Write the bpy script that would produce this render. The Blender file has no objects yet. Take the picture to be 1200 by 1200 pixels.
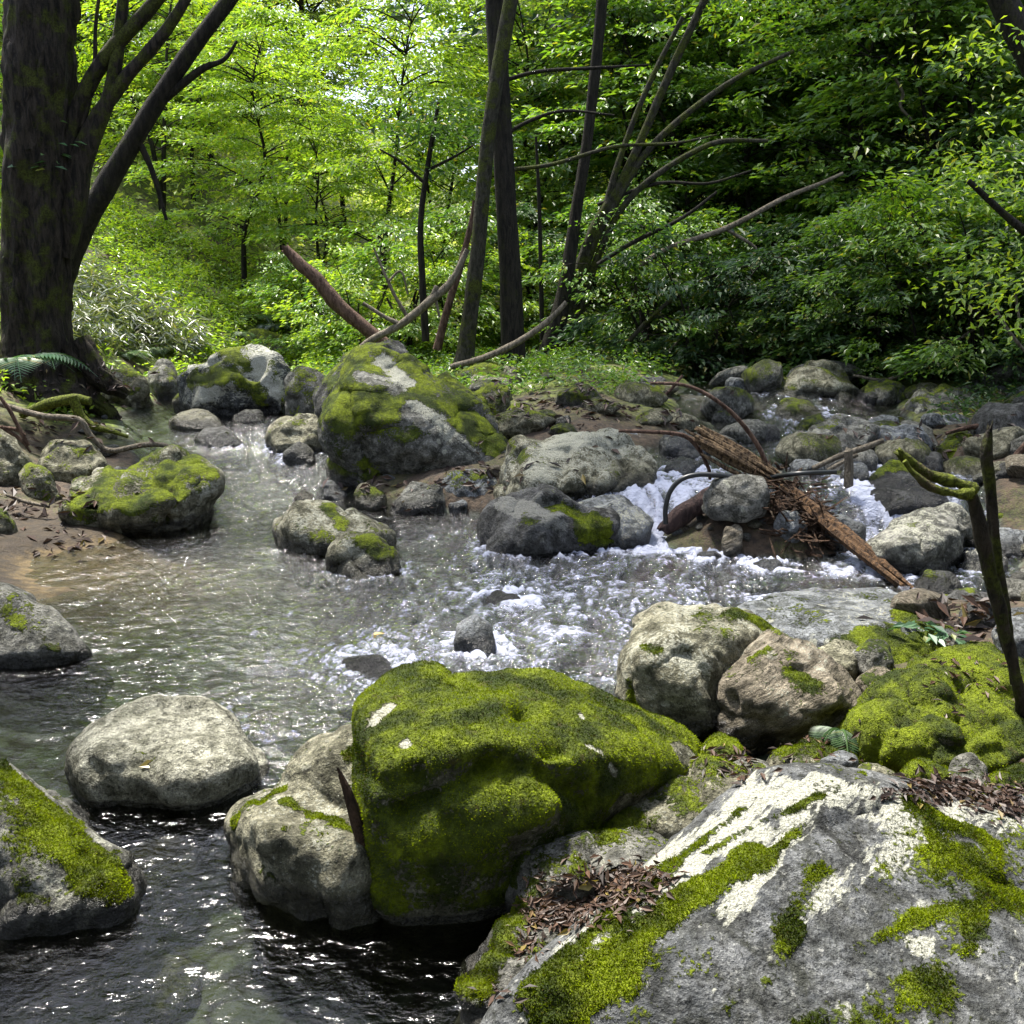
import bpy, bmesh, math, random
import numpy as np
from mathutils import Vector, Matrix

S = bpy.context.scene
COL = S.collection
rad = math.radians
rng = np.random.default_rng(7)
random.seed(7)

# ------------------------------------------------------------------ camera, sky, sun, exposure
CAM_H, PITCH, FOV = 1.8, 13.0, 55.0
cd = bpy.data.cameras.new('camera'); cam = bpy.data.objects.new('camera', cd); COL.objects.link(cam)
cd.sensor_width = 36; cd.sensor_fit = 'HORIZONTAL'; cd.angle = rad(FOV)
cd.clip_start = 0.05; cd.clip_end = 1000
cam.location = (0, 0, CAM_H); cam.rotation_euler = (rad(90 - PITCH), 0, 0)
S.camera = cam

SUN_EL, SUN_AZ = 67.0, -38.0            # azimuth from +Y (straight ahead), negative = to the left
W = bpy.data.worlds.new('World'); S.world = W; W.use_nodes = True
nt = W.node_tree
sky = nt.nodes.new('ShaderNodeTexSky'); sky.sky_type = 'NISHITA'; sky.sun_disc = False
sky.sun_elevation = rad(SUN_EL); sky.sun_rotation = rad(SUN_AZ)
sky.air_density = 1.0; sky.dust_density = 3.0; sky.ozone_density = 1.0
bg = nt.nodes['Background']; bg.inputs['Strength'].default_value = 0.15
# thin bright cloud over most of the sky
tcw = nt.nodes.new('ShaderNodeTexCoord'); cl = nt.nodes.new('ShaderNodeTexNoise'); cl.inputs['Scale'].default_value = 2.6; cl.inputs['Detail'].default_value = 6; cl.inputs['Roughness'].default_value = .6
nt.links.new(tcw.outputs['Generated'], cl.inputs['Vector'])
cr = nt.nodes.new('ShaderNodeMapRange'); cr.inputs['From Min'].default_value = .36; cr.inputs['From Max'].default_value = .60; cr.inputs['To Min'].default_value = .25; cr.inputs['To Max'].default_value = .92
nt.links.new(cl.outputs['Fac'], cr.inputs['Value'])
mxw = nt.nodes.new('ShaderNodeMix'); mxw.data_type = 'RGBA'; mxw.inputs[7].default_value = (4.7, 5.1, 6.6, 1)
nt.links.new(cr.outputs[0], mxw.inputs[0]); nt.links.new(sky.outputs[0], mxw.inputs[6]); nt.links.new(mxw.outputs[2], bg.inputs['Color'])
sd = bpy.data.lights.new('sun', 'SUN'); sun = bpy.data.objects.new('sun', sd); COL.objects.link(sun)
sd.energy = 5.0; sd.angle = rad(6.0); sd.color = (1.0, 0.95, 0.86)
_to = Vector((math.sin(rad(SUN_AZ)) * math.cos(rad(SUN_EL)), math.cos(rad(SUN_AZ)) * math.cos(rad(SUN_EL)), math.sin(rad(SUN_EL))))
sun.rotation_euler = (-_to).to_track_quat('-Z', 'Y').to_euler()
S.view_settings.view_transform = 'Standard'; S.view_settings.look = 'None'
S.view_settings.exposure = 1.45; S.view_settings.gamma = 1.0
S.cycles.use_denoising = True
S.cycles.max_bounces = 7; S.cycles.diffuse_bounces = 3; S.cycles.glossy_bounces = 2
S.cycles.transmission_bounces = 3; S.cycles.transparent_max_bounces = 8
S.cycles.caustics_reflective = False; S.cycles.caustics_refractive = False
S.cycles.sample_clamp_indirect = 6.0

# ------------------------------------------------------------------ placing helpers
FPX = 600.0 / math.tan(rad(FOV / 2))
CP, SP = math.cos(rad(PITCH)), math.sin(rad(PITCH))
def ray(px, py):
    u, v = (px - 600.0) / FPX, (600.0 - py) / FPX
    return np.array([u, CP + v * SP, -SP + v * CP])
def at(px, py, Y):
    r = ray(px, py)
    return np.array([0, 0, CAM_H]) + r * (Y / r[1])
def proj(P):
    P = np.atleast_2d(P); d = P - np.array([0, 0, CAM_H])
    f = d[:, 1] * CP - d[:, 2] * SP; u = d[:, 0]; v = d[:, 1] * SP + d[:, 2] * CP
    return np.stack([600 + FPX * u / f, 600 - FPX * v / f], 1)
def hit(px, py, fn, lo=1.0, hi=40.0):
    r = ray(px, py); Y = np.arange(lo, hi, 0.03); p = np.array([0, 0, CAM_H]) + r * (Y / r[1])[:, None]
    k = np.nonzero(p[:, 2] <= fn(p[:, 0], p[:, 1]))[0]
    return p[k[0]] if len(k) else p[-1]

# ------------------------------------------------------------------ numpy noise
_perm = np.random.default_rng(11).permutation(256); _perm = np.concatenate([_perm, _perm, _perm])
_grad = np.random.default_rng(12).normal(size=(256, 3)); _grad /= np.linalg.norm(_grad, axis=1)[:, None]
def noise(p):
    p = np.asarray(p, float); i = np.floor(p).astype(int); f = p - i; i &= 255
    w = f * f * f * (f * (f * 6 - 15) + 10)
    out = np.zeros(len(p))
    for dx in (0, 1):
        for dy in (0, 1):
            for dz in (0, 1):
                h = _perm[_perm[_perm[i[:, 0] + dx] + ((i[:, 1] + dy) & 255)] + ((i[:, 2] + dz) & 255)] & 255
                g = _grad[h]; d = f - np.array([dx, dy, dz])
                wx = w[:, 0] if dx else 1 - w[:, 0]; wy = w[:, 1] if dy else 1 - w[:, 1]; wz = w[:, 2] if dz else 1 - w[:, 2]
                out += wx * wy * wz * (g * d).sum(1)
    return out * 1.6
def fbm(p, oct=4, gain=0.5):
    a, s, o = 1.0, 0.0, 0.0
    for k in range(oct):
        o = o + a * noise(np.asarray(p) * (2.03 ** k) + 17.3 * k); s += a; a *= gain
    return o / s * 1.3
def sst(a, b, x):
    t = np.clip((np.asarray(x, float) - a) / (b - a), 0, 1); return t * t * (3 - 2 * t)

# ------------------------------------------------------------------ mesh helpers
def mesh_np(name, V, F, mats=None, smooth=True, attrs=None):
    """V (n,3); F (m,k) array or list of arrays with different k"""
    me = bpy.data.meshes.new(name)
    Fs = F if isinstance(F, list) else [F]
    Fs = [np.asarray(f, np.int32) for f in Fs if len(f)]
    nl = sum(f.size for f in Fs); nf = sum(len(f) for f in Fs)
    me.vertices.add(len(V)); me.vertices.foreach_set('co', np.asarray(V, np.float32).ravel())
    me.loops.add(nl); me.polygons.add(nf)
    me.loops.foreach_set('vertex_index', np.concatenate([f.ravel() for f in Fs]))
    cnt = np.concatenate([np.full(len(f), f.shape[1], np.int32) for f in Fs])
    st = np.concatenate([[0], np.cumsum(cnt)[:-1]]).astype(np.int32)
    me.polygons.foreach_set('loop_start', st)
    me.polygons.foreach_set('use_smooth', np.full(nf, smooth))
    for k, a in (attrs or {}).items():
        at_ = me.attributes.new(k, 'FLOAT', 'POINT'); at_.data.foreach_set('value', np.asarray(a, np.float32))
    for m in (mats or []): me.materials.append(m)
    me.update(calc_edges=True); me.validate()
    return me
def link(name, me, loc=(0, 0, 0), parent=None, **props):
    o = bpy.data.objects.new(name, me); COL.objects.link(o); o.location = loc
    if parent is not None: o.parent = parent
    for k, v in props.items():
        if v is not None: o[k] = v
    return o
def empty(name, loc, **props):
    o = bpy.data.objects.new(name, None); COL.objects.link(o); o.location = loc; o.empty_display_size = 0.2
    for k, v in props.items():
        if v is not None: o[k] = v
    return o
class Acc:
    def __init__(s): s.V = []; s.T = []; s.Q = []; s.n = 0; s.A = []
    def add(s, V, F, a=0.0):
        V = np.asarray(V, float); F = np.asarray(F, int) + s.n
        s.V.append(V); (s.T if F.shape[1] == 3 else s.Q).append(F); s.n += len(V); s.A.append(np.full(len(V), a) if np.isscalar(a) else a)
    def mesh(s, name, mat, origin=(0, 0, 0), smooth=True):
        F = []
        if s.T: F.append(np.concatenate(s.T))
        if s.Q: F.append(np.concatenate(s.Q))
        return mesh_np(name, np.concatenate(s.V) - np.asarray(origin), F, [mat], smooth, {'var': np.concatenate(s.A)})
def tube(acc, pts, rads, seg=8, rough=0.0, sc=6.0, sub=0, cap=True, a=0.0, jag=0.0, flute=0.0, furrow=0.0):
    pts = np.asarray(pts, float); rads = np.asarray(rads, float)
    if sub:                                   # catmull-rom resample
        P = np.vstack([2 * pts[0] - pts[1], pts, 2 * pts[-1] - pts[-2]]); np_, nr = [], []
        for i in range(len(pts) - 1):
            p0, p1, p2, p3 = P[i:i + 4]
            for t in np.arange(sub) / sub:
                np_.append(0.5 * (2 * p1 + (p2 - p0) * t + (2 * p0 - 5 * p1 + 4 * p2 - p3) * t * t + (3 * p1 - p0 - 3 * p2 + p3) * t ** 3))
                nr.append(rads[i] * (1 - t) + rads[i + 1] * t)
        np_.append(pts[-1]); nr.append(rads[-1]); pts, rads = np.array(np_), np.array(nr)
    n = len(pts); T = np.gradient(pts, axis=0); T /= np.linalg.norm(T, axis=1)[:, None] + 1e-9
    ref = np.array([0, 0, 1.0]) if abs(T[0][2]) < 0.8 else np.array([1.0, 0, 0])
    N = np.cross(T[0], ref); N /= np.linalg.norm(N); Ns = [N]
    for i in range(1, n):
        N = Ns[-1] - T[i] * np.dot(Ns[-1], T[i]); N /= np.linalg.norm(N) + 1e-9; Ns.append(N)
    Ns = np.array(Ns); B = np.cross(T, Ns)
    th = np.arange(seg) * 2 * math.pi / seg
    ring = np.cos(th)[None, :, None] * Ns[:, None, :] + np.sin(th)[None, :, None] * B[:, None, :]
    R = rads[:, None] * np.ones((1, seg))
    if flute: R = R * (1 + flute * np.sin(th * 5 + 0.7)[None, :] + flute * 0.6 * np.sin(th * 9)[None, :])
    V = (pts[:, None, :] + ring * R[:, :, None]).reshape(-1, 3)
    if rough:
        d = fbm(V * np.array([sc, sc, sc * 0.35]), 3) * rough
        V = V + ring.reshape(-1, 3) * (d * R.reshape(-1))[:, None]
    if furrow:
        d = fbm(V * np.array([13, 13, 1.7]) + 3, 3); V = V + ring.reshape(-1, 3) * (furrow * (.35 - np.abs(d) * 1.6 + .5 * fbm(V * 3, 2)))[:, None]
    if jag:
        k = (n - 1) * seg; V[k:] += T[-1][None] * rng.uniform(-jag, jag, (seg, 1)); V[:seg] += T[0][None] * rng.uniform(-jag, jag, (seg, 1))
    i, j = np.meshgrid(np.arange(n - 1), np.arange(seg), indexing='ij'); j2 = (j + 1) % seg
    F = np.stack([i * seg + j, i * seg + j2, (i + 1) * seg + j2, (i + 1) * seg + j], -1).reshape(-1, 4)
    base = acc.n; acc.add(V, F, a)
    if cap:
        c = np.stack([pts[0], pts[-1]]); k = (n - 1) * seg
        Vc = np.vstack([V[:seg], V[k:], c])
        F1 = [[(q + 1) % seg, q, 2 * seg] for q in range(seg)] + [[seg + q, seg + (q + 1) % seg, 2 * seg + 1] for q in range(seg)]
        acc.add(Vc, F1, a)

# ------------------------------------------------------------------ node helpers
class NT:
    def __init__(s, name):
        s.m = bpy.data.materials.new(name); s.m.use_nodes = True; s.t = s.m.node_tree; s.t.nodes.clear()
        s.out = s.n('ShaderNodeOutputMaterial')
    def n(s, ty, **kw):
        nd = s.t.nodes.new(ty)
        for k, v in kw.items():
            if hasattr(nd, k) and k not in nd.inputs: setattr(nd, k, v)
            else: s.put(nd, k, v)
        return nd
    def put(s, nd, k, v):
        i = nd.inputs[k] if not isinstance(k, int) else nd.inputs[k]
        if isinstance(v, bpy.types.NodeSocket): s.t.links.new(v, i)
        else:
            if isinstance(v, (tuple, list)) and len(v) == 3 and i.type == 'RGBA': v = (*v, 1)
            i.default_value = v
    def obj(s): return s.n('ShaderNodeTexCoord').outputs['Object']
    def noise(s, vec, scale, detail=4, rough=0.55, dist=0.0):
        return s.n('ShaderNodeTexNoise', Vector=vec, Scale=scale, Detail=detail, Roughness=rough, Distortion=dist).outputs['Fac']
    def ramp(s, fac, lo, hi, a=0.0, b=1.0):
        return s.n('ShaderNodeMapRange', interpolation_type='SMOOTHSTEP', **{'Value': fac, 'From Min': lo, 'From Max': hi, 'To Min': a, 'To Max': b}).outputs[0]
    def mix(s, fac, a, b, mode='MIX'):
        nd = s.t.nodes.new('ShaderNodeMix'); nd.data_type = 'RGBA'; nd.blend_type = mode
        s.put(nd, 0, fac); s.put(nd, 6, a); s.put(nd, 7, b); return nd.outputs[2]
    def math(s, op, a, b=0.0, c=None, clamp=False):
        nd = s.t.nodes.new('ShaderNodeMath'); nd.operation = op; nd.use_clamp = clamp
        s.put(nd, 0, a); s.put(nd, 1, b)
        if c is not None: s.put(nd, 2, c)
        return nd.outputs[0]
    def attr(s, name): return s.n('ShaderNodeAttribute', attribute_name=name).outputs['Fac']
    def bump(s, h, strength, dist, normal=None):
        nd = s.n('ShaderNodeBump', Strength=strength, Distance=dist, Height=h)
        if normal is not None: s.put(nd, 'Normal', normal)
        return nd.outputs[0]
    def surf(s, sock): s.t.links.new(sock, s.out.inputs['Surface']); return s.m

def mat_rock(name, ca, cb, lich=(0.46, 0.46, 0.38), mdark=(0.045, 0.068, 0.003), mbright=(0.25, 0.315, 0.006), streak=None):
    k = NT(name); v = k.obj()
    vs = v
    if streak is not None:
        mp = k.n('ShaderNodeMapping', Vector=v); mp.inputs['Rotation'].default_value = streak[0]
        mp2 = k.n('ShaderNodeMapping', Vector=mp.outputs[0]); mp2.inputs['Scale'].default_value = streak[1]; vs = mp2.outputs[0]
    crust = streak is not None and streak[1][0] < .5
    n1 = k.noise(v, 3.0, 6, 0.6); n2 = k.noise(v if crust else vs, 14, 8, 0.65); n3 = k.noise(v, 70, 5, 0.6); ns2 = k.noise(vs, 14, 8, .65) if crust else n2; ns3 = k.noise(vs, 60, 5, .6) if crust else n3; n4 = k.noise(v, 190, 3, 0.6)
    base = k.mix(k.ramp(k.noise(v, 8.0, 9, 0.75, .8), 0.40, 0.60), ca, cb); base = k.mix(k.ramp(n1, .3, .7, .35, 0), base, k.mix(1.0, base, (.5, .5, .47), 'MULTIPLY'))
    base = k.mix(k.ramp(n2, 0.38, 0.60, 0.9, 0.0), base, k.mix(1.0, base, (0.34, 0.34, 0.31), 'MULTIPLY'))
    n5 = k.noise(v if crust else vs, 6.5, 8, 0.7, 1.5); base = k.mix(k.ramp(n5, 0.52, 0.60, 0, .6), base, k.mix(1.0, base, (.45, .46, .40), 'MULTIPLY'))
    base = k.mix(k.ramp(n3, 0.52, 0.64, 0, 0.8), base, k.mix(1.0, base, (0.2, 0.2, 0.19), 'MULTIPLY'))
    base = k.mix(k.ramp(n4, 0.54, 0.66, 0, 0.85), base, k.mix(1.0, base, (2.1, 2.1, 2.0), 'MULTIPLY'))
    ck = k.n('ShaderNodeTexVoronoi', feature='DISTANCE_TO_EDGE', Vector=v, Scale=2.3); ckd = k.math('ADD', ck.outputs[0], k.math('MULTIPLY', k.math('SUBTRACT', n2, .5), .16)); ckm = k.math('MULTIPLY', k.ramp(k.math('ABSOLUTE', ckd), 0, .018, 1, 0), k.ramp(n1, .45, .6)); base = k.mix(ckm, base, k.mix(1.0, base, (.25, .25, .22), 'MULTIPLY'))
    if crust:
        base = k.mix(k.ramp(k.noise(v, 4.2, 8, .75, 1.0), .54, .62, 0, .8), base, (.028, .030, .022)); base = k.mix(k.ramp(k.noise(v, 26, 6, .7), .60, .68, 0, .8), base, (.30, .30, .28))
    # lichen spots and crusts
    vo = k.n('ShaderNodeTexVoronoi', Vector=v, Scale=9.0)
    dist = k.math('ADD', vo.outputs['Distance'], k.math('MULTIPLY', k.math('SUBTRACT', n3, 0.5), 0.35))
    spots = k.math('MULTIPLY', k.ramp(dist, 0.16, 0.24, 1, 0), k.ramp(n1, 0.48, 0.6))
    la = k.math('ADD', k.attr('lichen'), k.math('MULTIPLY', k.math('SUBTRACT', ns2, 0.5), 1.7))
    la = k.math('ADD', la, k.math('MULTIPLY', k.math('SUBTRACT', ns3, 0.5), 2.3))
    lm = k.math('MAXIMUM', k.ramp(la, 0.40, 0.68, 0, .88), k.math('MULTIPLY', spots, 0.75))
    lc = k.mix(k.ramp(n4, 0.35, 0.62), lich, k.mix(1.0, lich, (0.5, 0.5, 0.46), 'MULTIPLY'))
    base = k.mix(lm, base, lc)
    # moss
    ma = k.math('ADD', k.attr('moss'), k.math('MULTIPLY', k.math('SUBTRACT', n3, 0.5), 1.5))
    ma = k.math('ADD', ma, k.math('MULTIPLY', k.math('SUBTRACT', n2, 0.5), 0.7))
    mm = k.ramp(ma, 0.44, 0.62)
    mc = k.mix(k.ramp(k.noise(v, 5.0, 5, 0.65), 0.38, 0.60), mdark, mbright); mc = k.mix(k.ramp(k.noise(v, 2.3, 5, .7, .6), .48, .62, 0, .7), mc, (.045, .075, .006))
    mc = k.mix(k.ramp(k.noise(v, 55, 4, 0.7), 0.42, 0.66, 0.6, 0.0), mc, k.mix(1.0, mc, (0.28, 0.3, 0.25), 'MULTIPLY'))
    mc = k.mix(k.ramp(k.noise(v, 22, 3, 0.6), 0.58, 0.74, 0.0, 0.65), mc, (0.07, 0.05, 0.014))
    base = k.mix(mm, base, mc)
    # wet band of stone next to the water
    wa = k.math('ADD', k.attr('wet'), k.math('MULTIPLY', k.math('SUBTRACT', n2, 0.5), 0.9))
    wm = k.ramp(wa, 0.4, 0.6)
    base = k.mix(wm, base, k.mix(1.0, base, (0.25, 0.245, 0.24), 'MULTIPLY'))
    ro = k.math('SUBTRACT', 0.92, k.math('MULTIPLY', wm, 0.66))
    h = k.math('ADD', k.math('MULTIPLY', n2, 1.0), k.math('MULTIPLY', n3, 0.5))
    h = k.math('ADD', h, k.math('MULTIPLY', n4, 0.12))
    h = k.math('ADD', h, k.math('MULTIPLY', mm, k.math('ADD', 0.25, k.math('MULTIPLY', k.noise(v, 120, 3, 0.7), 1.0))))
    b = k.n('ShaderNodeBsdfPrincipled', **{'Base Color': base, 'Roughness': ro, 'Normal': k.bump(h, 1.0, 0.034), 'Specular IOR Level': 0.35})
    return k.surf(b.outputs[0])

def mat_leaf(name, a, b, trans=0.45, gloss=0.10, rough=0.42):
    k = NT(name)
    r = k.n('ShaderNodeNewGeometry').outputs['Random Per Island']
    oi = k.n('ShaderNodeObjectInfo').outputs['Random']
    c = k.mix(r, a, b)
    r2 = k.math('FRACT', k.math('MULTIPLY', r, 37.7)); c = k.mix(k.ramp(r2, .0, .5, .55, 0), c, k.mix(1.0, c, (.35, .42, .4), 'MULTIPLY'))
    c = k.mix(k.math('MULTIPLY', k.ramp(r, 0.93, 0.99), 0.6), c, (0.28, 0.22, 0.03))
    c = k.mix(1.0, c, k.n('ShaderNodeCombineColor', Red=k.math('ADD', 0.75, k.math('MULTIPLY', oi, 0.5)), Green=k.math('ADD', 0.8, k.math('MULTIPLY', oi, 0.4)), Blue=1.0).outputs[0], 'MULTIPLY')
    d = k.n('ShaderNodeBsdfDiffuse', Color=c)
    tc = k.mix(1.0, c, (1.35, 1.3, 0.5), 'MULTIPLY')
    t = k.n('ShaderNodeBsdfTranslucent', Color=tc)
    m1 = k.n('ShaderNodeMixShader', Fac=trans); k.t.links.new(d.outputs[0], m1.inputs[1]); k.t.links.new(t.outputs[0], m1.inputs[2])
    g = k.n('ShaderNodeBsdfGlossy', Roughness=rough, Color=(1, 1, 1))
    m2 = k.n('ShaderNodeMixShader', Fac=gloss); k.t.links.new(m1.outputs[0], m2.inputs[1]); k.t.links.new(g.outputs[0], m2.inputs[2])
    return k.surf(m2.outputs[0])

def mat_bark(name, a, b, moss=0.3, mossc=(0.07, 0.085, 0.008), zs=0.18, scale=26.0):
    k = NT(name); v = k.obj()
    mp = k.n('ShaderNodeMapping', Vector=v); mp.inputs['Scale'].default_value = (1, 1, zs)
    f = k.noise(mp.outputs[0], scale, 6, 0.65, 0.6); n = k.noise(v, 5, 5, 0.6); n3 = k.noise(v, 60, 4, 0.6)
    c = k.mix(k.ramp(f, 0.35, 0.65), a, b)
    c = k.mix(k.ramp(n3, 0.55, 0.7, 0, 0.5), c, k.mix(1.0, c, (1.9, 1.9, 1.85), 'MULTIPLY'))
    mm = k.ramp(k.math('ADD', n, k.math('MULTIPLY', k.math('SUBTRACT', n3, 0.5), 0.4)), 0.62 - moss * 0.4, 0.72 - moss * 0.4)
    c = k.mix(k.math('MULTIPLY', mm, min(1.0, moss * 2.5)), c, k.mix(k.ramp(n3, 0.4, 0.6), mossc, tuple(x * 0.35 for x in mossc)))
    h = k.math('ADD', f, k.math('MULTIPLY', n3, 0.4))
    p = k.n('ShaderNodeBsdfPrincipled', **{'Base Color': c, 'Roughness': 0.9, 'Normal': k.bump(h, 1.0, 0.03), 'Specular IOR Level': 0.25})
    return k.surf(p.outputs[0])

def mat_simple(name, a, b, scale=12, rough=0.8, bump=0.5):
    k = NT(name); v = k.obj(); n = k.noise(v, scale, 6, 0.65)
    p = k.n('ShaderNodeBsdfPrincipled', **{'Base Color': k.mix(k.ramp(n, 0.32, 0.68), a, b), 'Roughness': rough, 'Normal': k.bump(n, bump, 0.02)})
    return k.surf(p.outputs[0])

# ------------------------------------------------------------------ ground and water levels
def wl(x, y):
    x = np.asarray(x, float); y = np.asarray(y, float)
    left = 0.46 * sst(7.2, 11.5, y)
    right = 0.27 * sst(6.75, 7.35, y) + 0.33 * sst(7.6, 12, y)
    return left + (right - left) * sst(-0.2, 0.7, x)
def banks(x, y):
    xl = np.interp(y, [0, 4, 5.0, 5.7, 6.5, 7.2, 8.2, 9.9, 10.7, 12, 14, 20], [-3.6, -3.3, -3.1, -2.5, -2.65, -2.85, -3.2, -3.75, -4.1, -4.2, -3.6, -2.0])
    xr = np.interp(y, [0, 2, 2.6, 3.4, 4.2, 5, 5.6, 6.5, 8, 10, 13, 16, 20], [.25, .3, .7, 1.0, 1.3, 1.9, 3.0, 3.5, 3.7, 4.1, 4.3, 4.0, 2.5])
    i1 = np.interp(y, [7.4, 8, 9, 11, 14, 20], [0.1, -1.1, -1.5, -2.3, -3.2, -3.2])
    i2 = np.interp(y, [7.4, 8, 9, 11, 14, 20], [0.1, 0.9, 1.35, 2.0, 2.5, 3.2])
    return xl, xr, i1, i2
def ground(x, y):
    x = np.asarray(x, float); y = np.asarray(y, float)
    sh = np.broadcast(x, y).shape; X = np.broadcast_to(x, sh).ravel(); Y = np.broadcast_to(y, sh).ravel()
    P = np.stack([X, Y, np.zeros_like(X)], 1)
    n = noise(P * 0.9); n2 = noise(P * 2.7 + 5)
    xl, xr, i1, i2 = banks(X, Y)
    dl = xl - X + n * 0.15; dr = X - xr + n * 0.15; di = np.where(Y > 7.4, np.minimum(X - i1, i2 - X), -2) + n * 0.15
    d = np.maximum(np.maximum(dl, dr), di); d = np.maximum(d, (Y - 15.5) * 0.5)
    w = wl(X, Y)
    bed = w - 0.20 - 0.10 * sst(0.3, 1.5, -d) + 0.05 * n2
    bank = w + 0.05 + 0.10 * np.clip(d, 0, 0.8) + 0.05 * n + 0.03 * n2
    sl = np.maximum(dl - 0.8, 0) * sst(6.0, 9.0, Y); sr = np.maximum(dr - 1.3, 0) * sst(8.0, 11.0, Y)
    bank = bank + 0.55 * np.minimum(sl, 16) + 0.50 * np.minimum(sr, 22) + 0.12 * np.maximum(X - 3.5, 0) * (1 - sst(8, 11, Y)) + 0.10 * np.clip(di, 0, 1.2)
    bank = bank + 0.11 * np.maximum(Y - 15, 0)
    h = bed + (bank - bed) * sst(-0.3, 0.12, d)
    gb = np.exp(-((X - 1.75) / 0.85) ** 2 - ((Y - 6.75) / 0.55) ** 2) * 0.62       # gravel bar under the driftwood
    h = np.maximum(h, w - 0.30 + gb)
    sandy = sst(0.9, 0.2, np.hypot((X + 2.75) / 1.0, (Y - 6.3) / 0.9))
    h = h + (w - 0.03 - 0.05 * sst(-2.9, -2.3, X) - h) * np.clip(sandy * 1.3, 0, 1) * 0.85
    h = h + 0.05 * fbm(P * 1.6 + 3, 3) * sst(12, 20, Y) * 4
    return h.reshape(sh) if sh else float(h[0])
def gz(x, y): return float(ground(np.array([x]), np.array([y]))[0])
def wz(x, y): return float(wl(x, y))
def top(x, y): return max(gz(x, y), wz(x, y))
# ------------------------------------------------------------------ ground sheet
def axis(a, b, fine0, fine1, df, grow):
    c = [*np.arange(fine0, fine1, df)]
    s = df; v = c[-1]
    while v < b: s *= grow; v += s; c.append(v)
    s = df; v = c[0]; L = []
    while v > a: s *= grow; v -= s; L.append(v)
    return np.array(L[::-1] + c)
gx = axis(-70, 70, -6, 6, 0.07, 1.06); gy = axis(-30, 120, 1.0, 15, 0.07, 1.05)
GX, GY = np.meshgrid(gx, gy); GZ = ground(GX, GY)
GZ = GZ + 0.02 * fbm(np.stack([GX.ravel() * 6, GY.ravel() * 6, 0 * GX.ravel()], 1), 3).reshape(GX.shape)
def gridfaces(ny, nx):
    i, j = np.meshgrid(np.arange(ny - 1), np.arange(nx - 1), indexing='ij'); b = i * nx + j
    return np.stack([b, b + 1, b + nx + 1, b + nx], -1).reshape(-1, 4)
depth_below = (wl(GX, GY) - GZ).ravel()
sand_a = np.clip(sst(1.3, 0.5, np.hypot((GX + 3.0) / 1.4, (GY - 6.3) / 1.1)).ravel(), 0, 1)
moss_a = np.clip(sst(-2.2, -3.4, GX) * sst(9, 11.5, GY) + .75 * sst(9.0, 10.5, GY), 0, 1).ravel()
def mat_ground():
    k = NT('soil_and_stream_bed'); v = k.obj()
    n = k.noise(v, 2.2, 6, 0.6); n2 = k.noise(v, 14, 6, 0.65); n3 = k.noise(v, 60, 4, 0.6)
    soil = k.mix(k.ramp(n2, 0.35, 0.65), (0.022, 0.015, 0.009), (0.075, 0.05, 0.03))
    soil = k.mix(k.ramp(k.math('ADD', n, k.math('MULTIPLY', k.math('SUBTRACT', n3, .5), .4)), 0.5, 0.6, 0, .25), soil, k.mix(k.ramp(n3, .4, .6), (0.03, 0.045, 0.008), (0.10, 0.14, 0.012)))
    soil = k.mix(k.math('MULTIPLY', k.attr('mossy'), k.ramp(n, .35, .5)), soil, k.mix(k.ramp(n2, .4, .62), (0.03, 0.045, 0.006), (0.15, 0.2, 0.015)))
    vo = k.n('ShaderNodeTexVoronoi', Vector=v, Scale=11.0, Randomness=1.0)
    peb = k.mix(vo.outputs['Color'], (0.025, 0.028, 0.022), (0.15, 0.16, 0.135))
    peb = k.mix(k.ramp(vo.outputs['Distance'], 0.42, 0.68), peb, (0.022, 0.018, 0.012))
    peb = k.mix(k.ramp(n, .4, .65), peb, k.mix(1.0, peb, (0.75, 0.95, 0.7), 'MULTIPLY'))
    sand = k.mix(k.ramp(n2, .3, .7), (0.055, 0.038, 0.015), (0.135, 0.092, 0.035))
    sand = k.mix(k.ramp(n, .56, .7, 0, .8), sand, (0.07, 0.045, 0.025))
    bed = k.mix(k.attr('sand'), peb, sand)
    soil = k.mix(k.ramp(k.attr('sand'), .2, .6), soil, k.mix(1.0, sand, (.30, .27, .25), 'MULTIPLY'))
    c = k.mix(k.ramp(k.math('ADD', k.attr('sub'), k.math('MULTIPLY', k.math('SUBTRACT', n2, .5), .06)), -0.06, 0.0), soil, bed)
    h = k.math('ADD', n2, k.math('MULTIPLY', n3, .5)); h = k.math('SUBTRACT', h, k.math('MULTIPLY', vo.outputs['Distance'], .6))
    p = k.n('ShaderNodeBsdfPrincipled', **{'Base Color': c, 'Roughness': .85, 'Normal': k.bump(h, .8, .03)})
    return k.surf(p.outputs[0])
V = np.stack([GX.ravel(), GY.ravel(), GZ.ravel()], 1)
link('ground', mesh_np('ground', V, gridfaces(len(gy), len(gx)), [mat_ground()], True, {'sub': depth_below, 'sand': sand_a, 'mossy': moss_a}), kind='structure')

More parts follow.
